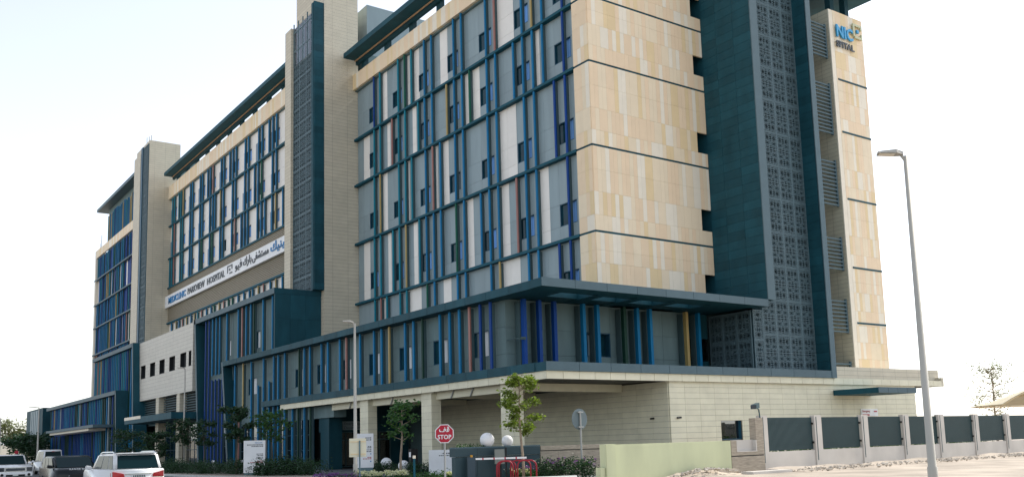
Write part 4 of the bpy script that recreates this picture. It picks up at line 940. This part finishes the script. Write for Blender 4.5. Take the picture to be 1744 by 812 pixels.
blob('flowering_shrub', 'dark shrub with purple flowers in front of the travertine wall', [(26.6, 34.7, .45, .75, .5), (27.5, 34.2, .45, .8, .55), (28.2, 33.8, .4, .5, .5)], 5000, .1, LD)
P = [(random.uniform(26.1, 28.4), 0, 0) for _ in range(22)]
pp = []
for x, _, _ in P:
    y = 34.9-(x-26.4)*.62-random.uniform(.2, .75); z = random.uniform(.45, 1.0)
    for _ in range(8): pp.append((x+random.gauss(0, .04), y+random.gauss(0, .04), z+random.gauss(0, .03)))
tag(leaves('shrub_flowers', pp, .08, M['ppetal']), 'purple blossoms on the shrub before the travertine wall', 'flowers', kind='stuff')
blob('planter_shrub', 'low dark planting between the drop-off columns', [(27.3+random.uniform(-.4, .4), 46+i*.7, .3, .55, .45) for i in range(12)], 6000, .11, LD, 'ground cover', kind='stuff')
blob('wall_plant', 'small plants on the dark planter wall', [(22.6+i*.35, 36.2, 1.6, .16, .12) for i in range(5)], 300, .08, LM, 'plant', kind='stuff')
# far wall at the end of the street
fw = thing('far_wall', 'low cream boundary wall at the far end of the street', 'wall', (30, 252, 0))
solid('wall', [(-40, 60, 251, 251.6, 0, 4.3)], 's2', fw); solid('coping', [(-40, 60, 250.8, 251.8, 4.3, 4.9)], 'signwhite', fw)
# rubble and bank by the fence
b = MB(); b.mt('sand')
random.seed(3)
N = 40
bank = [(36.2+i*.9, 30.3+.054*i*.9-.35-j*.45, max(-.015, (.15-.04*j)*(.6+.5*math.sin(i*.9+j)*math.cos(i*.37))*(1 if j else 1.1)) if j < 6 else -.03) for i in range(N) for j in range(8)]
b.add(bank, [(i*8+j, i*8+j+1, (i+1)*8+j+1, (i+1)*8+j) for i in range(N-1) for j in range(7)])
b.build('dirt_bank', None, smooth=True)['kind'] = 'structure'
b = MB(); b.mt('sand')
heap = [(28.6+i*.4, 29.95-j*.3, (.26*math.exp(-((i-7)/4.2)**2)*math.exp(-(j/3.2)**2)*(1+.35*math.sin(i*2.1+j*1.7)) if 0 < i < 15 else 0)-.03) for i in range(16) for j in range(9)]
b.add(heap, [(i*9+j, i*9+j+1, (i+1)*9+j+1, (i+1)*9+j) for i in range(15) for j in range(8)])
o = b.build('dirt_heap', None, smooth=True); o['kind'] = 'structure'
b = MB()
M['rock'] = mat('rubble', (.40, .35, .29), .9, var=.3, scale=4, bump=.3); M['rock2'] = mat('rubble_pale', (.55, .5, .43), .9, var=.2, scale=4)
for i in range(1100):
    if i < 150: x = 28.8+random.gauss(2.4, 1.1); y = 29.6-abs(random.gauss(0, .5)); z = .3*math.exp(-((x-31.4)/1.6)**2)
    else: x = random.uniform(36, 70); y = 30.1+.06*(x-37)-random.uniform(.2, 3.0); z = .05
    r = random.choice((.03, .04, .05, .07, .11)); b.mt('rock' if random.random() < .6 else 'rock2')
    vs = [Vector((random.gauss(0, 1), random.gauss(0, 1), random.gauss(0, .7))).normalized()*r*random.uniform(.7, 1.2) for _ in range(6)]
    b.add([(x+r*a*random.uniform(.6, 1.2), y+r*c*random.uniform(.6, 1.2), z+r*e*.7) for a, c, e in ((1, 0, 0), (-1, 0, 0), (0, 1, 0), (0, -1, 0), (0, 0, 1), (0, 0, -1))], [(0, 2, 4), (2, 1, 4), (1, 3, 4), (3, 0, 4), (2, 0, 5), (1, 2, 5), (3, 1, 5), (0, 3, 5)])
tag(b.build('rubble', None), 'broken stones and rubble on the sandy ground by the fence', 'rubble', kind='stuff')
tag(solid('concrete_slab', [(33.2, 36.0, 28.2, 28.9, -.05, .1)], 'concrete', bevel=.03), 'pale concrete kerb slab lying on the ground before the pillar', 'slab')
tag(solid('timber_beam', [(32.0, 34.05, 29.7, 30.05, .0, .2)], 'rock', bevel=.03), 'grey weathered beam at the foot of the green wall', 'beam')
o = MB().tube([(17.5, 39.2, .02), (22, 34.0, .05), (26.0, 31.9, .06)], .16, 6).build('curved_kerb', 'kerbm'); o['kind'] = 'structure'

# ------------------------------------------------------------------ vehicles
M['wpaint'] = mat('white_car_paint', (.72, .73, .74), .18, .6, var=.02); M['kpaint'] = mat('black_car_paint', (.008, .012, .015), .25, .25, var=.05); M['rub'] = mat('tyre_rubber', (.012, .012, .013), .8)
M['chrome'] = mat('chrome', (.5, .52, .53), .2, metal=1.0); M['tail'] = mat('tail_red', (.38, .01, .015), .2); M['hl'] = mat('headlight_glass', (.45, .48, .5), .1); M['plate'] = mat('number_plate', (.55, .57, .56), .4); M['yel'] = mat('yellow_plate', (.6, .5, .03), .4)
def car(name, label, x, y, rz, L, Wd, H, belt, hood, xw, xw1, xr0, xr1, paint, cat, rear_only=False, tumble=.17, front=None, rails=False, side_cuts=(.0, .38, .68, 1.), bev=.07):
    t = thing(name, label, cat, (x, y, 0), rz, 'cars on the street'); mm = W[t.name]; h = L/2; w = Wd/2
    prof = [(-h+.05, .32), (-h, .55), (-h+.01, .8), (-h+.06, belt-.03), (xr0, belt+.02), (xw, belt+.02), (h-.25, hood+.02), (h-.04, hood-.1), (h, hood-.3), (h, .5), (h-.08, .3)]
    b = MB(); b.prism([(px, 0, pz) for px, pz in prof], (0, -w, 0), (0, w, 0)); b.build('body', paint, t, smooth=True, bevel=bev, mtx=mm)
    wb, wt = w-.07, w-tumble
    G = {'bl': [(xr0, -wb), (xw, -wb), (xw, wb), (xr0, wb)], 'tl': [(xr1, -wt), (xw1, -wt), (xw1, wt), (xr1, wt)]}
    B = [Vector((*p, belt)) for p in G['bl']]; T = [Vector((*p, H)) for p in G['tl']]
    g = MB(); g.add(B+T, [(0, 1, 5, 4), (1, 2, 6, 5), (2, 3, 7, 6), (3, 0, 4, 7), (4, 5, 6, 7), (3, 2, 1, 0)]); g.build('cabin', paint, t, smooth=True, bevel=.06, mtx=mm)
    def pane(nm, i, j, u0, u1, v0, v1, m='carglass', off=.012):
        q = lambda u, v: (B[i].lerp(B[j], u)).lerp(T[i].lerp(T[j], u), v)
        P = [q(u0, v0), q(u1, v0), q(u1, v1), q(u0, v1)]; n = (P[1]-P[0]).cross(P[3]-P[0]).normalized()
        MB().prism(P, n*.003, n*off).build(nm, m, t, mtx=mm)
        MB().prism(P, -n*.02, -n*.001).build('window_seal', 'black', t, mtx=mm) if False else None
    def dark_under(i, j, u0, u1, v0, v1):
        pass
    pane('windscreen', 1, 2, .06, .94, .06, .9, 'cg'); pane('rear_window', 3, 0, .07, .93, .08, .86, 'cg')
    for i, j in ((0, 1), (2, 3)):
        for a, c in zip(side_cuts, side_cuts[1:]):
            u0, u1 = .05+a*.86, .05+c*.86-.03
            if (i, j) == (2, 3): u0, u1 = 1-u1, 1-u0
            pane('side_window', i, j, u0, u1, .08, .88, 'cg')
    for sx in (-h+.95, h-.95):
        for sy in (-1, 1):
            o = MB().tube([(sx, sy*(w-.24), .37), (sx, sy*(w+.005), .37)], .37, 20).build('tyre', 'rub', t, mtx=mm); MB().tube([(sx, sy*(w-.05), .37), (sx, sy*(w+.015), .37)], .24, 14).build('rim', 'chrome', o, mtx=mm)
    for sy in (-1, 1):
        o = MB().hexa([(xw-.35, sy*(w-.02), belt+.0), (xw-.35, sy*(w-.02), belt+.16), (xw-.35, sy*(w+.22), belt+.02), (xw-.35, sy*(w+.22), belt+.2), (xw-.12, sy*(w-.02), belt+.02), (xw-.12, sy*(w-.02), belt+.14), (xw-.15, sy*(w+.2), belt+.05), (xw-.15, sy*(w+.2), belt+.16)]).build('mirror', paint if paint != 'kpaint' else 'black', t, mtx=mm, bevel=.03)
    if rails:
        for sy in (-1, 1): MB().tube([(xr1+.15, sy*(wt-.05), H), (xr1+.4, sy*(wt-.05), H+.06), (xw1-.5, sy*(wt-.05), H+.06), (xw1-.2, sy*(wt-.05), H)], .025, 6).build('roof_rail', 'chrome', t, mtx=mm)
    return t, mm, h, w
M['cg'] = mat('tinted_window', (.004, .018, .022), .15, .08, var=.0)
t, mm, h, w = car('white_suv', 'white sport utility vehicle seen from behind, nearest the camera', 9.17, 40.75, R(91), 4.95, 1.96, 1.72, 1.08, 1.08, 1.35, .55, -2.42, -2.05, 'wpaint', 'car', rails=True, tumble=.16, side_cuts=(0, .24, .6, 1.))
for sy in (-1, 1):
    MB().hexa([(-h+.25, sy*(w+.008), .8), (-h+.25, sy*(w+.008), .98), (-h+.25, sy*(w-.3), .8), (-h+.25, sy*(w-.3), .98), (-h-.02, sy*(w-.03), .8), (-h-.01, sy*(w-.03), 1.03), (-h-.02, sy*(w-.46), .8), (-h-.02, sy*(w-.42), .94)]).build('tail_light', 'tail', t, mtx=mm)
o = MB().box(-h-.03, -h-.005, -.27, .27, .78, .9).build('number_plate', 'plate', t, mtx=mm); k = MB()
for i in range(7): k.box(-h-.034, -h-.031, -.23+i*.066, -.19+i*.066, .8, .88)
k.build('plate_print', 'darktext', o, mtx=mm); MB().box(-h-.025, -h+.03, -.5, .5, .915, .94).build('trim', 'chrome', t, mtx=mm)
MB().hexa([(-h+.25, -.75, 1.70), (-h+.25, -.75, 1.745), (-h+.25, .75, 1.70), (-h+.25, .75, 1.745), (-h+.6, -.75, 1.70), (-h+.6, -.75, 1.745), (-h+.6, .75, 1.70), (-h+.6, .75, 1.745)]).build('spoiler', 'wpaint', t, mtx=mm, bevel=.015)
MB().hexa([(-1.5, -.015, 1.72), (-1.5, -.015, 1.78), (-1.5, .015, 1.72), (-1.5, .015, 1.78), (-1.3, -.01, 1.72), (-1.3, -.01, 1.73), (-1.3, .01, 1.72), (-1.3, .01, 1.73)]).build('antenna_fin', 'wpaint', t, mtx=mm)
t, mm, h, w = car('black_suv', 'black sport utility vehicle facing the camera with pale roof', 9.0, 50.9, R(-89), 4.9, 2.0, 1.66, 1.08, 1.05, 1.15, .25, -2.4, -2.1, 'kpaint', 'car', tumble=.14, side_cuts=(0, .3, .62, 1.))
MB().box(-2.0, .16, -.74, .74, 1.662, 1.685).build('roof_panel', 'rail', t, mtx=mm, bevel=.01)
for sy in (-1, 1): MB().hexa([(h-.3, sy*(w-.02), .72), (h-.3, sy*(w-.02), .88), (h-.3, sy*(w-.5), .72), (h-.3, sy*(w-.5), .86), (h-.02, sy*(w-.1), .72), (h-.06, sy*(w-.1), .87), (h+.01, sy*(w-.6), .73), (h-.03, sy*(w-.6), .84)]).build('headlight', 'hl', t, mtx=mm)
MB().box(h-.02, h+.015, -.5, .5, .6, .82).build('grille', 'black', t, mtx=mm)
text_obj('lettering', 'RANGE ROVER', .13, 'plate', t, mm @ Vector((h-.1, -.5, hood if False else 1.0)), mm.to_3x3() @ Vector((0, 1, 0)), (mm.to_3x3() @ Vector((-.5, 0, .85))), .004, spacing=1.25)
t, mm, h, w = car('white_pickup', 'white pickup truck facing the camera at the left edge', 8.8, 71.2, R(-90), 5.8, 2.05, 1.82, 1.15, 1.1, 1.0, .35, -1.6, -1.35, 'wpaint', 'truck', tumble=.2, side_cuts=(0, .5, 1.))
MB().box(h-.02, h+.02, -.62, .62, .72, 1.0).build('grille', 'chrome', t, mtx=mm); MB().box(h+.021, h+.03, -.55, .55, .78, .95).build('grille_mesh', 'darktext', t, mtx=mm)
for sy in (-1, 1): MB().box(h-.1, h+.018, min(sy*.66, sy*.98), max(sy*.66, sy*.98), .75, 1.0).build('headlight', 'hl2', t, mtx=mm) if 'hl2' in M else MB().box(h-.1, h+.018, min(sy*.66, sy*.98), max(sy*.66, sy*.98), .75, 1.0).build('headlight', mat('smoked_light', (.05, .06, .065), .1), t, mtx=mm)
MB().box(h-.1, h+.12, -1.0, 1.0, .42, .66).build('bumper', 'wpaint', t, mtx=mm, bevel=.04); MB().box(h+.1, h+.13, -.55, .55, .42, .55).build('air_intake', 'black', t, mtx=mm)
for sy in (-1, 1): MB().tube([(h+.1, sy*.78, .53), (h+.135, sy*.78, .53)], .09, 12).build('fog_light', 'black', t, mtx=mm)
MB().box(h+.131, h+.14, -.16, .16, .46, .55).build('number_plate', 'plate', t, mtx=mm)
t, mm, h, w = car('white_van', 'white high-roof passenger van seen from behind', 14.9, 95.0, R(90), 4.9, 1.8, 2.2, 1.1, 1.1, 2.0, 1.1, -2.42, -2.3, 'wpaint', 'van', tumble=.2, side_cuts=(0, .3, .62, 1.))
for sy in (-1, 1): MB().box(-h-.02, -h+.04, min(sy*.74, sy*.9), max(sy*.74, sy*.9), .75, 1.12).build('tail_light', mat('dark_tail', (.06, .01, .012), .2), t, mtx=mm)
MB().box(-h-.02, -h+.03, -.85, .25, .52, .62).build('reflective_strip', 'yel', t, mtx=mm); MB().box(-h-.06, -h+.1, -.9, .9, .3, .5).build('bumper', 'black', t, mtx=mm); MB().box(-h-.02, -h+.01, -.4, .2, .86, .96).build('number_plate', 'plate', t, mtx=mm)
MB().box(-h+.06, -h+.1, -.12, .12, 2.02, 2.07).build('brake_light', 'tail', t, mtx=mm)
